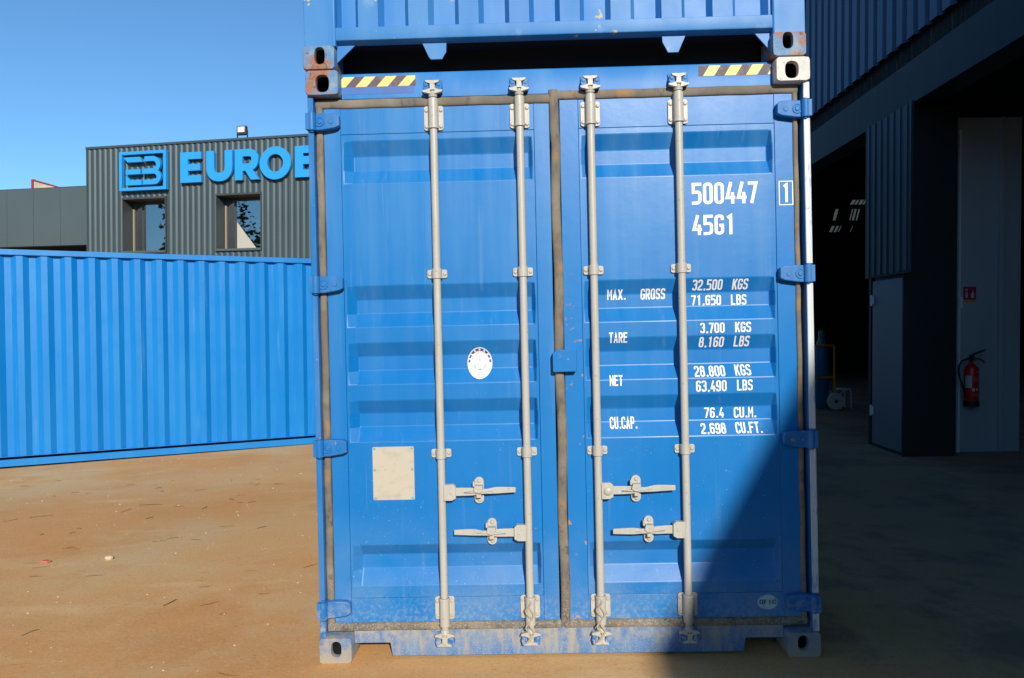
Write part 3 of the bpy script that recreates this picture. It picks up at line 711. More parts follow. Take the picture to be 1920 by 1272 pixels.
# ---- stickers
def disc2d(cx, cz, a, c, n=48, r0=0.0):
    vs = []; fs = []; rings = [max(r0, 1e-3)] + [r for r in (.25, .5, .75, 1.0) if r > r0 + .02]
    for r in rings:
        for k in range(n): t = 2 * math.pi * k / n; vs.append((cx + a * r * math.cos(t), cz + c * r * math.sin(t)))
    for i in range(len(rings) - 1):
        for k in range(n): fs.append((i * n + k, i * n + (k + 1) % n, (i + 1) * n + (k + 1) % n, (i + 1) * n + k))
    return vs, fs, 0
acx, acz, aa, ac = -.406, 1.453, .062, .0785
conform([disc2d(acx, acz, aa, ac)], "sticker", m_stick, dl, ysurf, BRK, .0010)
pr = []
N_ = 28
def ell(t, k): return (acx + aa * k * math.cos(t), acz + ac * k * math.sin(t))
t0 = [R_(2 + 176 * k / N_) for k in range(N_ + 1)]
pr.append(([p for t in t0 for p in (ell(t, .93), ell(t, .77))], [(2 * i, 2 * i + 1, 2 * i + 3, 2 * i + 2) for i in range(N_)], 0))
conform(pr, "sticker_print", m_navy, dl, ysurf, BRK, .0016)
pw = []
for ang in (18, 40, 64, 90, 116, 140, 162):
    c, s = ell(R_(ang), .85); tx = Vector((-math.sin(R_(ang)) * aa, math.cos(R_(ang)) * ac)).normalized(); nn = Vector((tx.y, -tx.x)); hw = .0042
    pw.append(([tuple(Vector((c, s)) + tx * p * hw + nn * q * hw) for p, q in ((-1, -1), (1, -1), (1, 1), (-1, 1))], [(0, 1, 2, 3)], 0))
conform(pw, "sticker_print", m_stick, dl, ysurf, BRK, .0022)
anc = [ribbon([(acx, acz + .030), (acx, acz - .030)], .0024) + (0,), ribbon([(acx - .008, acz + .014), (acx + .008, acz + .014)], .0028) + (1,),
       ribbon([(acx - .028, acz - .012), (acx - .022, acz - .026, .01), (acx, acz - .036, .01), (acx + .022, acz - .026, .01), (acx + .028, acz - .012)], .0030) + (2,),
       ribbon([(acx - .0045, acz + .030, .004), (acx + .0045, acz + .030, .004), (acx + .0045, acz + .039, .004), (acx - .0045, acz + .039, .004)], .0018, True) + (3,),
       ribbon([(acx - .030, acz - .010), (acx - .021, acz - .018)], .0036) + (4,), ribbon([(acx + .030, acz - .010), (acx + .021, acz - .018)], .0036) + (4,),
       ribbon([(acx - .007, acz - .036), (acx, acz - .028), (acx + .007, acz - .036)], .0040) + (5,)]
t1 = [R_(215 + 110 * k / 16) for k in range(17)]
anc.append(ribbon([ell(t, .80) for t in t1], .0018) + (0,))
conform(anc, "sticker_print", m_greyprint, dl, ysurf, BRK, .0018)
conform([disc2d(.9845, .2505, .050, .036)], "sticker", m_dfic, dr, lambda x, z: YD + .001, (), .0010)
conform(text2d("DFIC", .944, 1.024, .240, .262), "sticker_print", m_dtxt, dr, lambda x, z: YD + .001, (), .0018)
# ---- warning tape on the header
def tape(x0, x1, z0, z1, first, per, wd, slant):
    vs = MB().box(x0, x1, .0548, .057, z0, z1).build("warning_tape", m_tape, C1)
    b = MB(); x = first
    while x < x1:
        q = [(x, z0), (x + wd, z0), (x + wd + slant, z1), (x + slant, z1)]
        # clip to the tape ends
        def cl(poly, lim, sg):
            out = []
            for i in range(len(poly)):
                p, n_ = poly[i], poly[(i + 1) % len(poly)]
                ip, iq = sg * (p[0] - lim) >= 0, sg * (n_[0] - lim) >= 0
                if ip: out.append(p)
                if ip != iq: t = (lim - p[0]) / (n_[0] - p[0]); out.append((lim, p[1] + t * (n_[1] - p[1])))
            return out
        q = cl(cl(q, x0 + .001, 1), x1 - .001, -1)
        if len(q) > 2: b.prism(q, 1, .0541, .0555)
        x += per
    b.build("tape_stripe", m_yellow, vs)
tape(-1.056, -.689, 2.826, 2.876, -1.091, .1045, .055, .046)
tape(.697, 1.046, 2.832, 2.882, .718, .1045, .055, .032)
MB().prism([(-1.056, 2.790), (-.70, 2.790), (-.696, 2.826), (-1.056, 2.826)], 1, .0551, .057).build("tape_residue", m_resid, C1)

# ================================================================ container stacked on top
C2 = thing("shipping_container", "faded blue shipping container stacked on top, only its lower end wall in view", "shipping container", CONT_M @ Matrix.Translation((-.010, 0, HC + .004)), "blue shipping containers in the yard")
shell(C2, m_up, 12.192, 0, HC, .09)
casting(-W2, -1.063, 0, .116, .001, "corner_casting", m_cast, C2, (-1.161, -1.111, .026, .106))
casting(1.052, W2 - .006, 0, .116, .001, "corner_casting", m_cast, C2, (1.100, 1.149, .036, .118 - .005))
for s in (-1, 1):
    MB().prism([(s * 1.213, .012), (s * 1.064, .012), (s * 1.058, .018), (s * 1.058, .12), (s * 1.213, .12)], 2, .114, HC - .118).build("corner_post", m_up, C2, bevel=.004)
    x0 = -W2 if s < 0 else W2 - .162
    MB().box(x0, x0 + .162, 0, .178, HC - .118, HC).build("corner_casting", m_cast, C2, bevel=.008)
MB().prism([(.016, .142), (.014, .148), (.016, .205), (.075, .212), (.075, .135), (.045, .132)], 0, -1.060, 1.058).build("sill", m_up, C2, bevel=.002)
MB().box(-1.06, 1.06, .03, .10, HC - .10, HC - .01).build("top_rail", m_up, C2, bevel=.003)
prf = [(-1.065, .035), (-1.062, .035), (-1.042, .080)]; x = -.962
while x < 1.0:
    prf += [(x - .011, .080), (x + .011, .035), (x + .108, .035), (x + .132, .080)]; x += .2468
prf += [(1.020, .080), (1.045, .035), (1.065, .035)]
MB().sheet([(a, b) for a, b in prf], 2, .205, HC - .09).build("end_wall", m_up, C2, recalc=False)
def gus(poly):
    MB().prism(poly, 1, .048, .058).build("gusset", m_up, C2, bevel=.001)
gus([(-1.062, .135), (-.965, .135), (-1.062, .045)])
gus([(-.645, .140), (-.522, .140), (-.524, .085), (-.545, .050), (-.600, .050), (-.610, .062)])
gus([(.530, .150), (.655, .150), (.610, .050), (.560, .050), (.534, .100)])
gus([(.972, .140), (1.058, .140), (1.058, .040)])
for k in range(8): MB().box(-1.15, 1.15, .30 + k * .35, .35 + k * .35, .05, .16).build("floor_beam", m_under, C2)
MB().box(-1.06, 1.06, .25, .27, -.0, .16).build("floor_beam", m_under, C2)

# ================================================================ container standing across the yard
ax = (B2 - A2).normalized(); upv = Vector((-ax.z * ax.x, -ax.z * ax.y, 1)).normalized(); ay = upv.cross(ax).normalized(); upv = ax.cross(ay)
# local x along the visible side (left to right), y away from the camera
t_end = (-1.75 - A2.x) / ax.x
M3 = Matrix((ax, ay, upv)).transposed().to_4x4(); M3.translation = A2 + ax * t_end
C3 = thing("shipping_container", "bright blue shipping container seen side on, standing across the sandy yard", "shipping container", M3, "blue shipping containers in the yard")
L3 = 12.192
# phase the ribs so that a left-facing flank stands at the left border of the view
ph = (-t_end + .02) % .281
prof = []; x = -L3 + .12; x -= ((x - (-t_end + .157)) % .281)
while x < -.12:
    prof += [(x, .058), (x + .066, .012), (x + .140, .012), (x + .206, .058)]; x += .281
prof = [(a, d) for a, d in prof if -L3 + .1 < a < -.1]
MB().sheet(prof, 2, .128, HC - .05).build("side_wall", m_side, C3, recalc=False, angle=20)
MB().box(-L3 + .17, -.17, -.012, .07, HC - .080, HC - .006).build("top_rail", m_side, C3, bevel=.004)
MB().box(-L3 + .17, -.17, -.006, .004, .006, .098).box(-L3 + .17, -.17, -.002, .09, .130, .138).build("bottom_rail", m_side, C3)
MB().box(-L3 + .17, -.17, .10, .14, .004, .126).build("rail_shadow_gap", m_under, C3)  # near-black backing that paints the shade in the rail slot
MB().box(-L3 + .1, -.1, .03, 2.40, HC - .05, HC - .02).build("roof", m_side, C3)
MB().box(-L3 + .1, -.1, .06, 2.40, .12, .16).build("floor", m_under, C3)
MB().box(-L3 + .12, -.12, 2.39, 2.43, .02, HC - .02).build("side_wall", m_side, C3)
for e0, e1 in ((-L3, -L3 + .162), (-.162, 0)):
    for y0 in (0, 2.438 - .16):
        MB().box(e0 + .004, e1 - .004, y0 + .004, y0 + .156, .118, HC - .118).build("corner_post", m_side, C3, bevel=.004)
        for z in (0, HC - .118): MB().box(e0, e1, y0, y0 + .16, z, z + .118).build("corner_casting", m_side, C3, bevel=.006)
for e in (-L3 + .05, -.08): MB().box(e, e + .03, .16, 2.28, .05, HC - .05).build("end_wall", m_side, C3)

# ================================================================ office building behind, left
ub = Vector((.977, -.215, 0)).normalized(); vb = Vector((.215, .977, 0)).normalized()
MO = Matrix((ub, vb, Vector((0, 0, 1)))).transposed().to_4x4(); MO.translation = Vector((-14.18, 25.0, -.30))
OB = thing("office_building", "anthracite corrugated office block with blue letters and two deep windows", "building", MO)
ZO = .30
TOPZ = 7.63 + ZO
WINS = [(1.39, 2.97), (4.85, 6.40)]; WB, WT = 4.18 + ZO, 5.88 + ZO
# vertical ribbed sheet in pieces round the windows
def ribs(x0, x1, z0, z1):
    b = MB(); p = []; k0 = math.floor(x0 / .205); x = k0 * .205
    pts = []
    while x < x1 + .3:
        pts += [(x, 0), (x + .062, 0), (x + .110, .030), (x + .157, .030)]; x += .205
    # clip to x0..x1
    out = []
    for (a, d), (a2, d2) in zip(pts[:-1], pts[1:]):
        if a2 <= x0 or a >= x1: continue
        s_, e_ = max(a, x0), min(a2, x1); f = lambda q: d + (d2 - d) * (q - a) / (a2 - a)
        if not out: out.append((s_, f(s_)))
        out.append((e_, f(e_)))
    return b.sheet(out, 2, z0, z1)
WX = 13.0
wall = MB()
for x0, x1, z0, z1 in ((0, WX, WT, TOPZ), (0, WX, 0, WB), (0, WINS[0][0], WB, WT), (WINS[0][1], WINS[1][0], WB, WT), (WINS[1][1], WX, WB, WT)):
    r = ribs(x0, x1, z0, z1); wall.add(r.v, r.f)
wall.box(-.03, .012, -.02, .25, 0, TOPZ + .01)
wall.build("wall", m_clad, OB, recalc=False, angle=20)
MB().box(-.04, WX, -.03, .30, TOPZ - .02, TOPZ + .05).build("roof_trim", m_clad, OB)
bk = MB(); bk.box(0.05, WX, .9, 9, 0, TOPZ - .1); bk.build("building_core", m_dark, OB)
for a, b_ in WINS:
    fr = MB(); t = .06; D = .50
    fr.box(a - .03, a, -.035, D, WB - .05, WT + .05); fr.box(b_, b_ + .03, -.035, D, WB - .05, WT + .05)
    fr.box(a - .03, b_ + .03, -.045, D, WT, WT + .06)
    win = fr.build("window", m_trim, OB)
    MB().box(a - .03, b_ + .03, -.07, D, WB - .07, WB - .0).build("sill", m_panel, win)
    jf = MB(); jx = a + .03
    jf.box(a, a + .075, D - .03, D + .05, WB, WT); jf.box(b_ - .06, b_, D, D + .05, WB, WT); jf.box(a, b_, D, D + .05, WT - .07, WT); jf.box(a, b_, D, D + .05, WB, WB + .07)
    jf.box(a + .30, a + .37, D + .0, D + .05, WB, WT)
    jf.build("frame", m_trim, win)
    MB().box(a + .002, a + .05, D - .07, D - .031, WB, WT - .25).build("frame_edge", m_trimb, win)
    MB().box(a + .05, b_ - .05, D + .015, D + .022, WB + .05, WT - .05).build("pane", m_glass, win)
    if a > 4: MB().prism([(a + .39, WB + .07), (a + 1.07, WB + .07), (a + .39, WB + .92)], 1, D + .004, D + .012).build("painted_reflection", m_plate, win)  # bright reflection in the pane, put in as a pale solid triangle
# ---- logo box: ring frame and the two joined letters
lb = thing("logo_sign", "square blue outline emblem with joined E and B, left of the blue letters", "sign", MO @ Matrix.Translation((1.395, -.10, 6.13 + ZO)))
fr = MB(); S, Hh, t = 1.745, 1.27, .10
fr.box(0, S, -.10, .04, 0, t); fr.box(0, S, -.10, .04, Hh - t, Hh); fr.box(0, t, -.10, .04, t, Hh - t); fr.box(S - t, S, -.10, .04, t, Hh - t)
fr.build("sign_frame", m_logo, lb, bevel=.004)
le = MB()
le.prism([(.16, 1.085), (.78, 1.085), (.885, .92), (.335, .92)], 1, -.10, .0)
le.prism([(.25, .685), (.80, .685), (.80, .525), (.25, .525)], 1, -.10, .0)
le.prism([(.25, .485), (.40, .365), (.40, .335), (.84, .335), (.84, .175), (.25, .175)], 1, -.10, .0)
vs, fs = ribbon([(.955, 1.01), (1.36, 1.01, .22), (1.49, .84, .2), (1.38, .615, .2), (.87, .615)], .155)
def extr(b, vs, fs, y0, y1):
    n = len(vs)
    for f in fs:
        q = [vs[i] for i in f]; b.prism(q, 1, y0, y1)
def extr_ribbon(b, vs, fs, y0, y1):
    n = len(vs); V = [(x, y0, z) for x, z in vs] + [(x, y1, z) for x, z in vs]; F = []
    from collections import Counter
    ed = Counter()
    for f in fs:
        for i in range(4): ed[frozenset((f[i], f[(i + 1) % 4]))] += 1
    for f in fs:
        F.append(f); F.append(tuple(i + n for i in reversed(f)))
        for i in range(4):
            a, c = f[i], f[(i + 1) % 4]
            if ed[frozenset((a, c))] == 1: F.append((a, c, c + n, a + n))
    b.add(V, F)
le2 = MB(); extr_ribbon(le2, vs, fs, -.10, .0)
vs, fs = ribbon([(.872, .60), (1.38, .60, .2), (1.51, .43, .2), (1.41, .255, .2), (.90, .255)], .155); extr_ribbon(le2, vs, fs, -.099, .0)
le.build("letter", m_logo, lb); le2.build("letter", m_logo, lb)
# ---- blue letters, each one bolted to the wall on its own
LZ0, LZ1 = 6.315 + ZO, 7.285 + ZO; LH = LZ1 - LZ0; sw = .27
def letter(name, lab, x0, build):
    b = MB(); build(b)
    o = b.build("sign_letter", m_logo, None, bevel=.004); o.matrix_world = MO @ Matrix.Translation((x0, -.15, LZ0)); o.scale.y = .62
    tag(o, lab, "sign letter", "blue letters on the dark wall"); return o
def bE(b):
    b.box(0, .27, -.0, .17, 0, LH); b.box(.27, .75, 0, .17, 0, .225); b.box(.27, .71, 0, .17, .375, .585); b.box(.27, .75, 0, .17, LH - .225, LH)
def bU(b):
    vs, fs = ribbon([(.135, LH), (.135, .13, .36), (.79, .13, .36), (.79, LH)], .27); extr_ribbon(b, vs, fs, 0, .17)
def bR(b):
    b.box(0, .27, 0, .17, 0, LH)
    vs, fs = ribbon([(.27, LH - .115), (.70, LH - .115, .26), (.70, .40, .26), (.27, .40)], .23); extr_ribbon(b, vs, fs, .001, .169)
    b.prism([(.30, .39), (.56, .39), (.86, 0), (.56, 0)], 1, .002, .168)
def bO(b):
    n = 48; vs = []; fs = []
    for k in range(n):
        t = 2 * math.pi * k / n
        vs += [(.535 + .535 * math.cos(t), LH / 2 + .515 * math.sin(t)), (.535 + .275 * math.cos(t), LH / 2 + .275 * math.sin(t))]
    fs = [(2 * k, 2 * k + 1, (2 * k + 3) % (2 * n), (2 * k + 2) % (2 * n)) for k in range(n)]
    extr_ribbon(b, vs, fs, 0, .17)
def bB(b):
    b.box(0, .27, 0, .17, 0, LH)
    vs, fs = ribbon([(.27, LH - .115), (.68, LH - .115, .22), (.68, .53, .2), (.27, .53)], .23); extr_ribbon(b, vs, fs, .001, .169)
    vs, fs = ribbon([(.27, .515), (.74, .515, .24), (.74, .115, .24), (.27, .115)], .23); extr_ribbon(b, vs, fs, .002, .168)
letter("E", "blue block letter E, first of the word beside the emblem", 3.63, bE)
letter("U", "blue block letter U between the E and the R", 4.57, bU)
letter("R", "blue block letter R between the U and the O", 5.58, bR)
letter("O", "blue round letter O above the second window", 6.45, bO)
letter("B", "blue letter B cut off behind the container edge", 7.66, bB)
# ---- floodlight on the roof edge
fx = 5.69
fl = thing("floodlight", "small square floodlight on a bracket on the dark roof edge", "floodlight", MO @ Matrix.Translation((fx, .12, TOPZ + .05)))
b = MB(); b.box(-.16, .16, -.07, .05, .12, .40); cs = b.build("lamp_case", m_lamp, fl, bevel=.012)
MB().box(-.12, .12, -.078, -.071, .20, .37).build("lamp_glass", m_lens, cs)
b = MB(); b.box(-.19, -.165, -.02, .02, .0, .28); b.box(.165, .19, -.02, .02, .0, .28); b.box(-.19, .19, -.02, .02, -.005, .012); b.build("bracket", m_lamp, fl)
# ---- flat panelled wing to the left
WG = thing("building_wing", "low grey flat panelled wing with a dark gap below its fascia", "building", MO @ Matrix.Translation((0, 0, 0)))
wt, wb = 6.39 + ZO, 4.44 + ZO
b = MB()
for k in range(8):
    x1 = -.035 - k * 1.08; b.box(x1 - 1.065, x1, .02, .30, wb, wt)
b.build("fascia_panel", m_panel, WG, bevel=.006)
MB().box(-8.8, -.035, .05, .34, wb + .01, wt + .03).build("fascia_backing", m_trim, WG)
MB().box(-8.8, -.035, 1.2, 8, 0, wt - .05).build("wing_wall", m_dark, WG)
MB().box(-8.8, -.035, .3, 1.25, wb + .2, wb + .3).build("soffit", m_dark, WG)
# ---- leaning board on the wing roof
sb = thing("sign_board", "cream board with a red edge poking up behind the low grey roof", "board", MO @ Matrix.Translation((-4.62, 2.4, wt - .15)))
MB().prism([(.10, 0), (1.40, 0), (1.40, .62), (.10, .98)], 1, .0, .06).build("board_panel", m_board, sb)
MB().box(.0, .10, -.03, .09, -.2, 1.04).build("end_post", m_red, sb)
MB().prism([(.10, .98), (1.42, .62), (1.42, .655), (.10, 1.03)], 1, -.03, .09).build("board_trim", m_red, sb)

# ================================================================ shed on the right
SA = -math.atan(.04)
MS = Matrix.Translation((4.73, 9.04, .09)) @ Matrix.Rotation(SA, 4, 'Z')
MSI = MS.inverted()
SH = thing("industrial_shed", "dark blue corrugated shed with tall open doorways in shade", "building", MS)

# level eaves along the shed; their edge throws the shade over the container's right door
EAVE, YN, YF = 7.02, -32.0, 17.0
def roofz(y): return EAVE
CB = 4.99
ys_ = []; y = YN
prof = []
while y < YF:
    prof += [(y, 0), (y + .15, 0), (y + .18, .045), (y + .235, .045)]; y += .265
b = MB()
for k, (yy, d) in enumerate(prof):
    b.v += [(d, yy, min(CB, roofz(yy) - .3)), (d, yy, roofz(yy))]
b.f = [(2 * k, 2 * k + 2, 2 * k + 3, 2 * k + 1) for k in range(len(prof) - 1)]
b.build("cladding", m_wclad, SH, recalc=False)
WD = 22.0
b = MB()
b.prism([(-.02, EAVE - .02), (11, EAVE + 1.6), (22, EAVE - .02), (22, EAVE + .05), (11, EAVE + 1.68), (-.02, EAVE + .05)], 1, YN - .1, YF + .1)
b.build("roof", m_wclad, SH)
# beam and lintel over the doorways
MB().box(.10, .30, YN, YF, 4.72, CB + .10).build("rusty_beam", m_rustb, SH)
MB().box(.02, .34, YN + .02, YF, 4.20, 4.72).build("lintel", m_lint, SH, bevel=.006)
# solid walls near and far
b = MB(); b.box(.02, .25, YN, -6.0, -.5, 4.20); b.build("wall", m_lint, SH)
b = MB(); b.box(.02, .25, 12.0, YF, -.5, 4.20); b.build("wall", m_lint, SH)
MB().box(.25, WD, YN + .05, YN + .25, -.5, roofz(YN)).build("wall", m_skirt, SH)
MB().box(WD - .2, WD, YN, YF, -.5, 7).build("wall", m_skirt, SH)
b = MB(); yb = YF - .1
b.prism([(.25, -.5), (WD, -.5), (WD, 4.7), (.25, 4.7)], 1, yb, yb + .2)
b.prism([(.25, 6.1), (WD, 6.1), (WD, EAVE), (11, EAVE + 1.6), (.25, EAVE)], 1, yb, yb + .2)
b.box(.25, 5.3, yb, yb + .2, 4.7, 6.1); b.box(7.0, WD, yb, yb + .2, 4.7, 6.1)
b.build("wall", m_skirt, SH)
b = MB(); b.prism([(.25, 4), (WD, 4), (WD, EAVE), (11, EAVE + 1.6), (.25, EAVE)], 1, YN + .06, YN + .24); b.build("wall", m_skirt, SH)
# dirty translucent panes behind slatted openings high in the far wall
b = MB(); b.box(5.3, 7.0, yb + .12, yb + .14, 4.7, 6.1); b.build("rooflight", m_trans, SH)
b = MB()
b.box(5.3, 7.0, yb + .02, yb + .08, 5.97, 6.1); b.box(5.3, 7.0, yb + .02, yb + .08, 5.66, 5.80); b.box(5.3, 7.0, yb + .02, yb + .08, 5.08, 5.26); b.box(5.3, 7.0, yb + .02, yb + .08, 4.7, 4.86)
def bars(x0, x1, z0, z1, slits):
    xs_ = [x0] + [q for sl_ in slits for q in sl_] + [x1]
    for k in range(0, len(xs_), 2):
        d0 = 0 if k == 0 else .10; d1 = 0 if k == len(xs_) - 2 else .10
        b.prism([(xs_[k], z0), (xs_[k + 1], z0), (xs_[k + 1] + d1, z1), (xs_[k] + d0, z1)], 1, yb + .02, yb + .08)
bars(5.3, 7.0, 5.80, 5.97, [(6.20, 6.33), (6.35, 6.45), (6.48, 6.60), (6.62, 6.70)])
bars(5.3, 7.0, 5.26, 5.66, [(5.62, 5.74), (6.18, 6.24), (6.27, 6.36), (6.40, 6.47)])
bars(5.3, 7.0, 4.86, 5.08, [(5.50, 5.62), (5.66, 5.76), (5.80, 5.85), (6.20, 6.24)])
b.build("window_slats", m_dark, SH)
# ribbed sheet on the pier head
b = MB(); pp = []; y = -.26
while y < .97: pp += [(-.040, y), (-.040, y + .07), (-.050, y + .085), (-.050, y + .135), (-.040, y + .15)]; y += .17
b.sheet([p for p in pp if p[1] < .985], 2, 2.22, 4.19); b.build("pier_sheet", mat("pier_sheet_paint", (.014, .034, .055), .5), SH, recalc=False, angle=20)
# pier between the doorways: boxed head above, narrower foot with a steel door
MB().box(-.035, -.004, -.27, .99, 2.19, 4.20).build("pier_head", m_lint, SH, bevel=.006)
MB().box(.045, .62, .012, .86, -.2, 4.2).build("pier_foot", m_dpan, SH)
MB().box(.0, .63, -.012, .010, -.2, 4.2).build("return_panel", m_dpan, SH)
dr_ = MB().box(.0, .043, .02, .83, .02, 2.15).build("side_door", m_door, SH, bevel=.004)
for z in (.45, 1.90): MB().box(-.018, .0, .79, .845, z - .05, z + .05).tube((-.012, .838, z - .07), (-.012, .838, z + .07), .013, n=12).build("door_hinge", m_edge, dr_)
MB().box(.803, .828, .262, .30, -.05, 4.0).build("edge_trim", m_edge, SH, bevel=.004)
MB().box(.79, .84, .235, .262, 1.78, 1.92).build("junction_box", m_edge, SH, bevel=.004)
# partition facing the yard
b = MB(); b.box(.72, 1.30, .30, .36, -.2, 4.15); b.box(1.30, 1.36, .27, .36, -.2, 4.15); b.box(1.36, 1.58, .31, .36, -.2, 4.15)
b.build("partition", m_part, SH, bevel=.004)
MB().box(1.58, 5.0, .30, .36, 2.90, 4.15).build("partition_head", m_dark, SH)
MB().box(.05, .2, .99, 1.06, -.2, 4.2).build("door_track", m_dpan, SH)
# ---- fire extinguisher on the partition
def gz(lx, ly):
    p_ = MS @ Vector((lx, ly, 0)); return ground(p_.x, p_.y) - .09
FE = thing("fire_extinguisher", "red fire extinguisher with black hose hung on the grey partition", "fire extinguisher", MS @ Matrix.Translation((.93, .20, .60)))
b = MB(); b.lathe((0, 0, 0), [(.076, .0), (.080, .02), (.080, .42), (.072, .455), (.045, .485), (.024, .495), (.024, .52)], n=28); cy = b.build("cylinder", m_fire, FE)
b = MB(); b.lathe((0, 0, -.03), [(.083, 0), (.085, .01), (.084, .065), (.080, .07)], n=28); b.build("base_ring", m_rub, FE)
def wrap(m, nm, a0, a1, z0, z1):
    b = MB(); n = 10
    for k in range(n + 1):
        t = R_(a0 + (a1 - a0) * k / n); b.v += [(.0812 * math.cos(t), .0812 * math.sin(t), z0), (.0812 * math.cos(t), .0812 * math.sin(t), z1)]
    b.f = [(2 * k, 2 * k + 2, 2 * k + 3, 2 * k + 1) for k in range(n)]; return b.build(nm, m, cy, recalc=False)
wrap(m_lab, "label", -172, -118, .20, .35); wrap(m_lab2, "label", -112, -25, .11, .14); wrap(m_lab2, "label", -100, -28, .28, .33)
wrap(m_lab, "label", -112, -92, .16, .20); wrap(m_lab, "label", -82, -62, .165, .20); wrap(m_lab, "label", -70, -52, .385, .405)
b = MB(); b.tube((0, 0, .515), (0, 0, .585), .018, n=14); b.box(-.02, .02, -.02, .02, .545, .60); b.build("valve", m_rub, FE)
b = MB(); b.path([(-.005, 0, .60), (.05, -.005, .625), (.10, -.01, .645), (.15, -.01, .665)], .011); b.path([(.02, 0, .555), (.09, -.005, .555), (.13, -.01, .535), (.145, -.01, .51)], .010); b.build("handle", m_rub, FE)
b = MB(); b.path([(-.015, 0, .56), (-.07, -.02, .555), (-.13, -.03, .53), (-.165, -.03, .47), (-.170, -.03, .40), (-.155, -.03, .32), (-.125, -.03, .22), (-.095, -.03, .14), (-.088, -.02, .08)], .011); b.build("hose", m_rub, FE)
b = MB(); b.box(-.03, .03, .075, .11, .28, .40); b.build("wall_bracket", m_rub, FE)
# ---- red sign above it
FS = thing("fire_sign", "small red fire extinguisher sign with yellow foot on the grey partition", "sign", MS @ Matrix.Translation((.955, .293, 1.86)))
MB().box(-.075, .075, 0, .006, .03, .19).build("sign_plate", m_signr, FS)
MB().box(-.070, .070, 0, .006, -.005, .028).build("sign_foot", m_signy, FS)
b = MB(); b.prism(rrect(-.055, -.025, .05, .11, .008), 1, -.003, .0); b.box(-.048, -.032, -.003, 0, .112, .125)
b.prism([(.012, .05), (.045, .05), (.052, .09), (.034, .15), (.022, .11), (.008, .10)], 1, -.003, 0); b.box(-.055, -.03, -.003, 0, .14, .165)
b.build("pictogram", m_lab, FS)
# ---- trolley with gas cylinder
tx, ty = 1.17, 5.35
TR = thing("hand_trolley", "yellow framed cylinder trolley with a pale wheel in the dark doorway", "trolley", MS @ Matrix.Translation((tx, ty, gz(tx, ty))))
b = MB()
for x in (-.30, .08): b.path([(x, 0, .12), (x, 0, .8), (x, .02, 1.24)], .022)
for z in (.62, 1.235): b.tube((-.30, .01, z), (.08, .01, z), .02)
b.build("frame", m_orange, TR)
for y in (-.05, .36):
    b = MB(); b.lathe((.09, y, .165), [(.125, -.028), (.158, -.026), (.165, 0), (.158, .026), (.125, .028)], n=28, ax=1); wl = b.build("wheel", m_wheel, TR)
    MB().lathe((.09, y, .165), [(.035, -.034), (.035, .034)], n=16, ax=1).build("hub", m_rub, wl)
b = MB(); b.tube((.09, -.05, .165), (.09, .36, .165), .012); b.build("axle", m_rub, TR)
GC = thing("gas_cylinder", "blue gas cylinder with a teal cap standing on the trolley", "gas cylinder", MS @ Matrix.Translation((tx - .11, ty + .16, gz(tx, ty) + .03)))
b = MB(); b.lathe((0, 0, 0), [(.13, 0), (.14, .02), (.14, 1.10), (.13, 1.16), (.09, 1.23)], n=28); b.build("cylinder", m_cyl, GC)
b = MB(); b.lathe((0, 0, 1.2), [(.10, 0), (.085, .06), (.06, .12), (.055, .28), (.02, .31)], n=24); b.box(-.055, .055, -.062, -.05, 1.33, 1.36); b.build("cap", m_cylt, GC)
# ---- bent tube stand beside the trolley
ST = thing("tube_stand", "thin bent tube stand beside the trolley wheel", "stand", MS @ Matrix.Translation((tx + .30, ty + .1, gz(tx + .3, ty + .1))))
b = MB(); b.path([(-.06, 0, .0), (-.05, 0, .30), (0, 0, .36), (.10, 0, .38), (.14, 0, .34), (.15, 0, .0)], .012); b.build("tube_leg", m_edge, ST)
b = MB(); b.path([(-.06, .3, .0), (-.05, .3, .30), (0, .3, .36), (.10, .3, .38), (.14, .3, .34), (.15, .3, .0)], .012); b.build("tube_leg", m_edge, ST)
MB().box(-.05, .14, 0, .3, .372, .39).build("stand_top", m_edge, ST)

# ================================================================ loose stuff on the yard
rnd = random.Random(5)
def pebble(b, x, y, r, sq):
    z = ground(x, y); n = 6; vs = []
    for lvl, k in ((-.2, .8), (.35, 1.0), (.75, .55)):
        for i in range(n):
            t = 2 * math.pi * i / n + lvl; q = r * k * rnd.uniform(.75, 1.15); vs.append((x + q * math.cos(t), y + q * math.sin(t) * sq, z + r * lvl * .8))
    fs = [(j * n + i, j * n + (i + 1) % n, (j + 1) * n + (i + 1) % n, (j + 1) * n + i) for j in range(2) for i in range(n)] + [tuple(range(2 * n, 3 * n))]
    b.add(vs, fs)
gr = MB()
for k in range(1200):
    x = rnd.uniform(-6.5, 1.3); y = rnd.uniform(1.9, 10.5)
    if x > -1.3 and y > 3.4: continue
    pebble(gr, x, y, abs(rnd.gauss(0, .003)) + .0015 + (.005 if k % 90 == 0 else 0), rnd.uniform(.6, 1))
tag(gr.build("gravel", m_rock, angle=30), "scattered pale grit and tiny stones on the sandy yard", "gravel", kind="stuff")
tw = MB()
for k in range(110):
    x = rnd.gauss(-3.4, 1.7); y = rnd.uniform(2.3, 9)
    if x > -1.35 and y > 3.3: continue
    a = rnd.gauss(.25, .5); l = rnd.uniform(.015, .07) * (1.8 if k % 6 == 0 else 1); z = ground(x, y) + .002
    tw.path([(x, y, z), (x + l * math.cos(a), y + l * math.sin(a), z + rnd.uniform(0, .01)), (x + 2 * l * math.cos(a + .2), y + 2 * l * math.sin(a + .2), z)], rnd.uniform(.0010, .0026), 5)
tag(tw.build("dry_twigs", m_twig), "dry twigs and bits of stalk on the sand", "twigs", kind="stuff")
sx, sy = -3.42, 5.45
b = MB(); b.prism([(-.032, -.012), (.026, -.022), (.038, .006), (.0, .022)], 2, .002, .020)
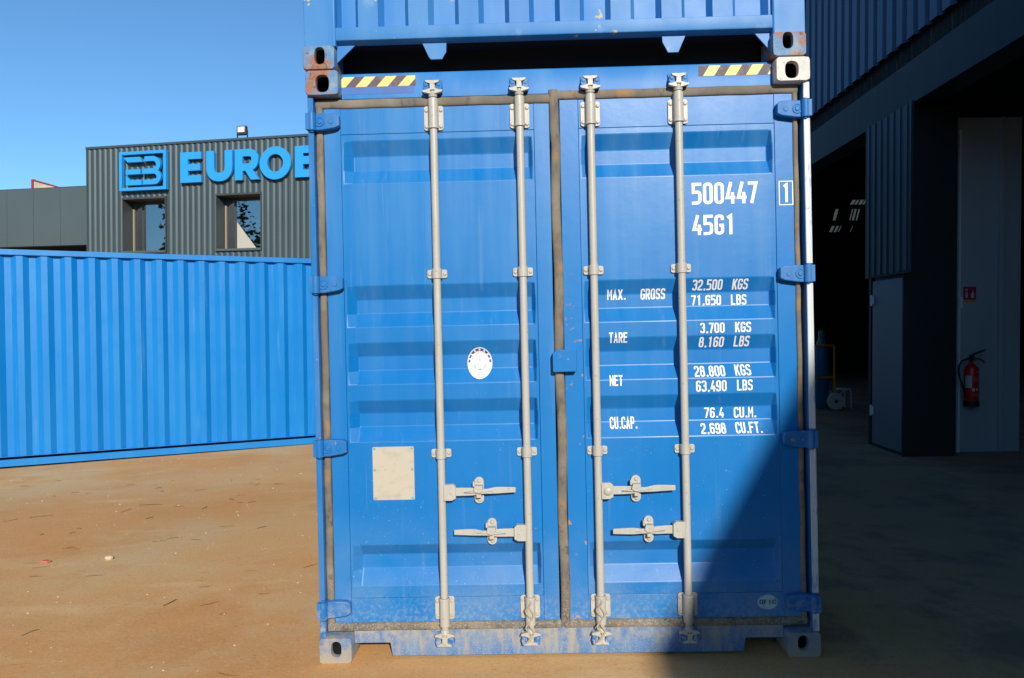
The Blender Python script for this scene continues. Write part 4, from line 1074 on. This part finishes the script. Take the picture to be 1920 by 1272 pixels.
o = b.build("brick_shard", mat("terracotta_shard", (.50, .16, .10), .8), None, bevel=.003); o.location = (sx, sy, ground(sx, sy)); tag(o, "flat red brick shard lying on the sand", "shard")
sx, sy = -2.97, 5.48
b = MB(); pr_ = [(.0, 0), (.022, .004), (.030, .018), (.022, .032), (.004, .038)]
b.lathe((0, 0, 0), pr_[1:], n=9); o = b.build("pale_stone", m_rock, None); o.location = (sx, sy, ground(sx, sy) - .004); o.scale = (1.1, .8, .9); tag(o, "largest pale rounded stone on the sand, right of the red shard", "stone")

# ================================================================ trees mirrored in the office windows, plus an unseen belt added to darken the shade
tf = MB(); rnd = random.Random(9)
def leafblob(cx, cy, cz, r, n):
    for _ in range(n):
        d = Vector((rnd.gauss(0, 1), rnd.gauss(0, 1), rnd.gauss(0, 1))).normalized() * r * rnd.random() ** .4
        c = Vector((cx, cy, cz)) + d; u_ = Vector((rnd.gauss(0, 1), rnd.gauss(0, 1), rnd.gauss(0, 1))).normalized(); v_ = u_.orthogonal(); s_ = rnd.uniform(.12, .26)
        tf.add([c - u_ * s_, c + v_ * s_ * .6, c + u_ * s_, c - v_ * s_ * .6], [(0, 1, 2, 3)])
for (cx, cy, hh, rr_) in ((-30, 2, 11.5, 4.2), (-29, .5, 9, 3.4), (-34, 6, 5.2, 2.2), (-40, 6, 5.0, 2.6)):
    for k in range(9): leafblob(cx + rnd.gauss(0, rr_ * .5), cy + rnd.gauss(0, rr_ * .5), hh * .58 + rnd.gauss(0, hh * .19), rr_ * .5, 420)
    tf.tube((cx, cy, -.8), (cx, cy, hh * .6), .25, .12)
for k in range(30):  # added tree belt behind the viewer, blocks low sky to deepen the shade
    a = R_(178 + 124 * k / 29); cx, cy = 40 * math.cos(a), 40 * math.sin(a); hh = rnd.uniform(7.5, 10.5)
    for q in range(5):
        bx, by, bz = cx + rnd.gauss(0, 1.6), cy + rnd.gauss(0, 1.6), hh * rnd.uniform(.25, .8)
        for _ in range(60):
            d = Vector((rnd.gauss(0, 1), rnd.gauss(0, 1), rnd.gauss(0, 1))).normalized() * 2.2 * rnd.random() ** .4
            c = Vector((bx, by, bz)) + d; u_ = Vector((rnd.gauss(0, 1), rnd.gauss(0, 1), rnd.gauss(0, 1))).normalized(); v_ = u_.orthogonal(); s_ = rnd.uniform(.35, .7)
            tf.add([c - u_ * s_, c + v_ * s_ * .6, c + u_ * s_, c - v_ * s_ * .6], [(0, 1, 2, 3)])
    tf.tube((cx, cy, -1.2), (cx, cy, hh * .6), .22, .1)
tag(tf.build("trees_and_shade_belt", m_leaf, recalc=False), "green trees mirrored in the office windows, with an unseen belt added to darken the shade", "trees_and_shade_belt", kind="stuff")
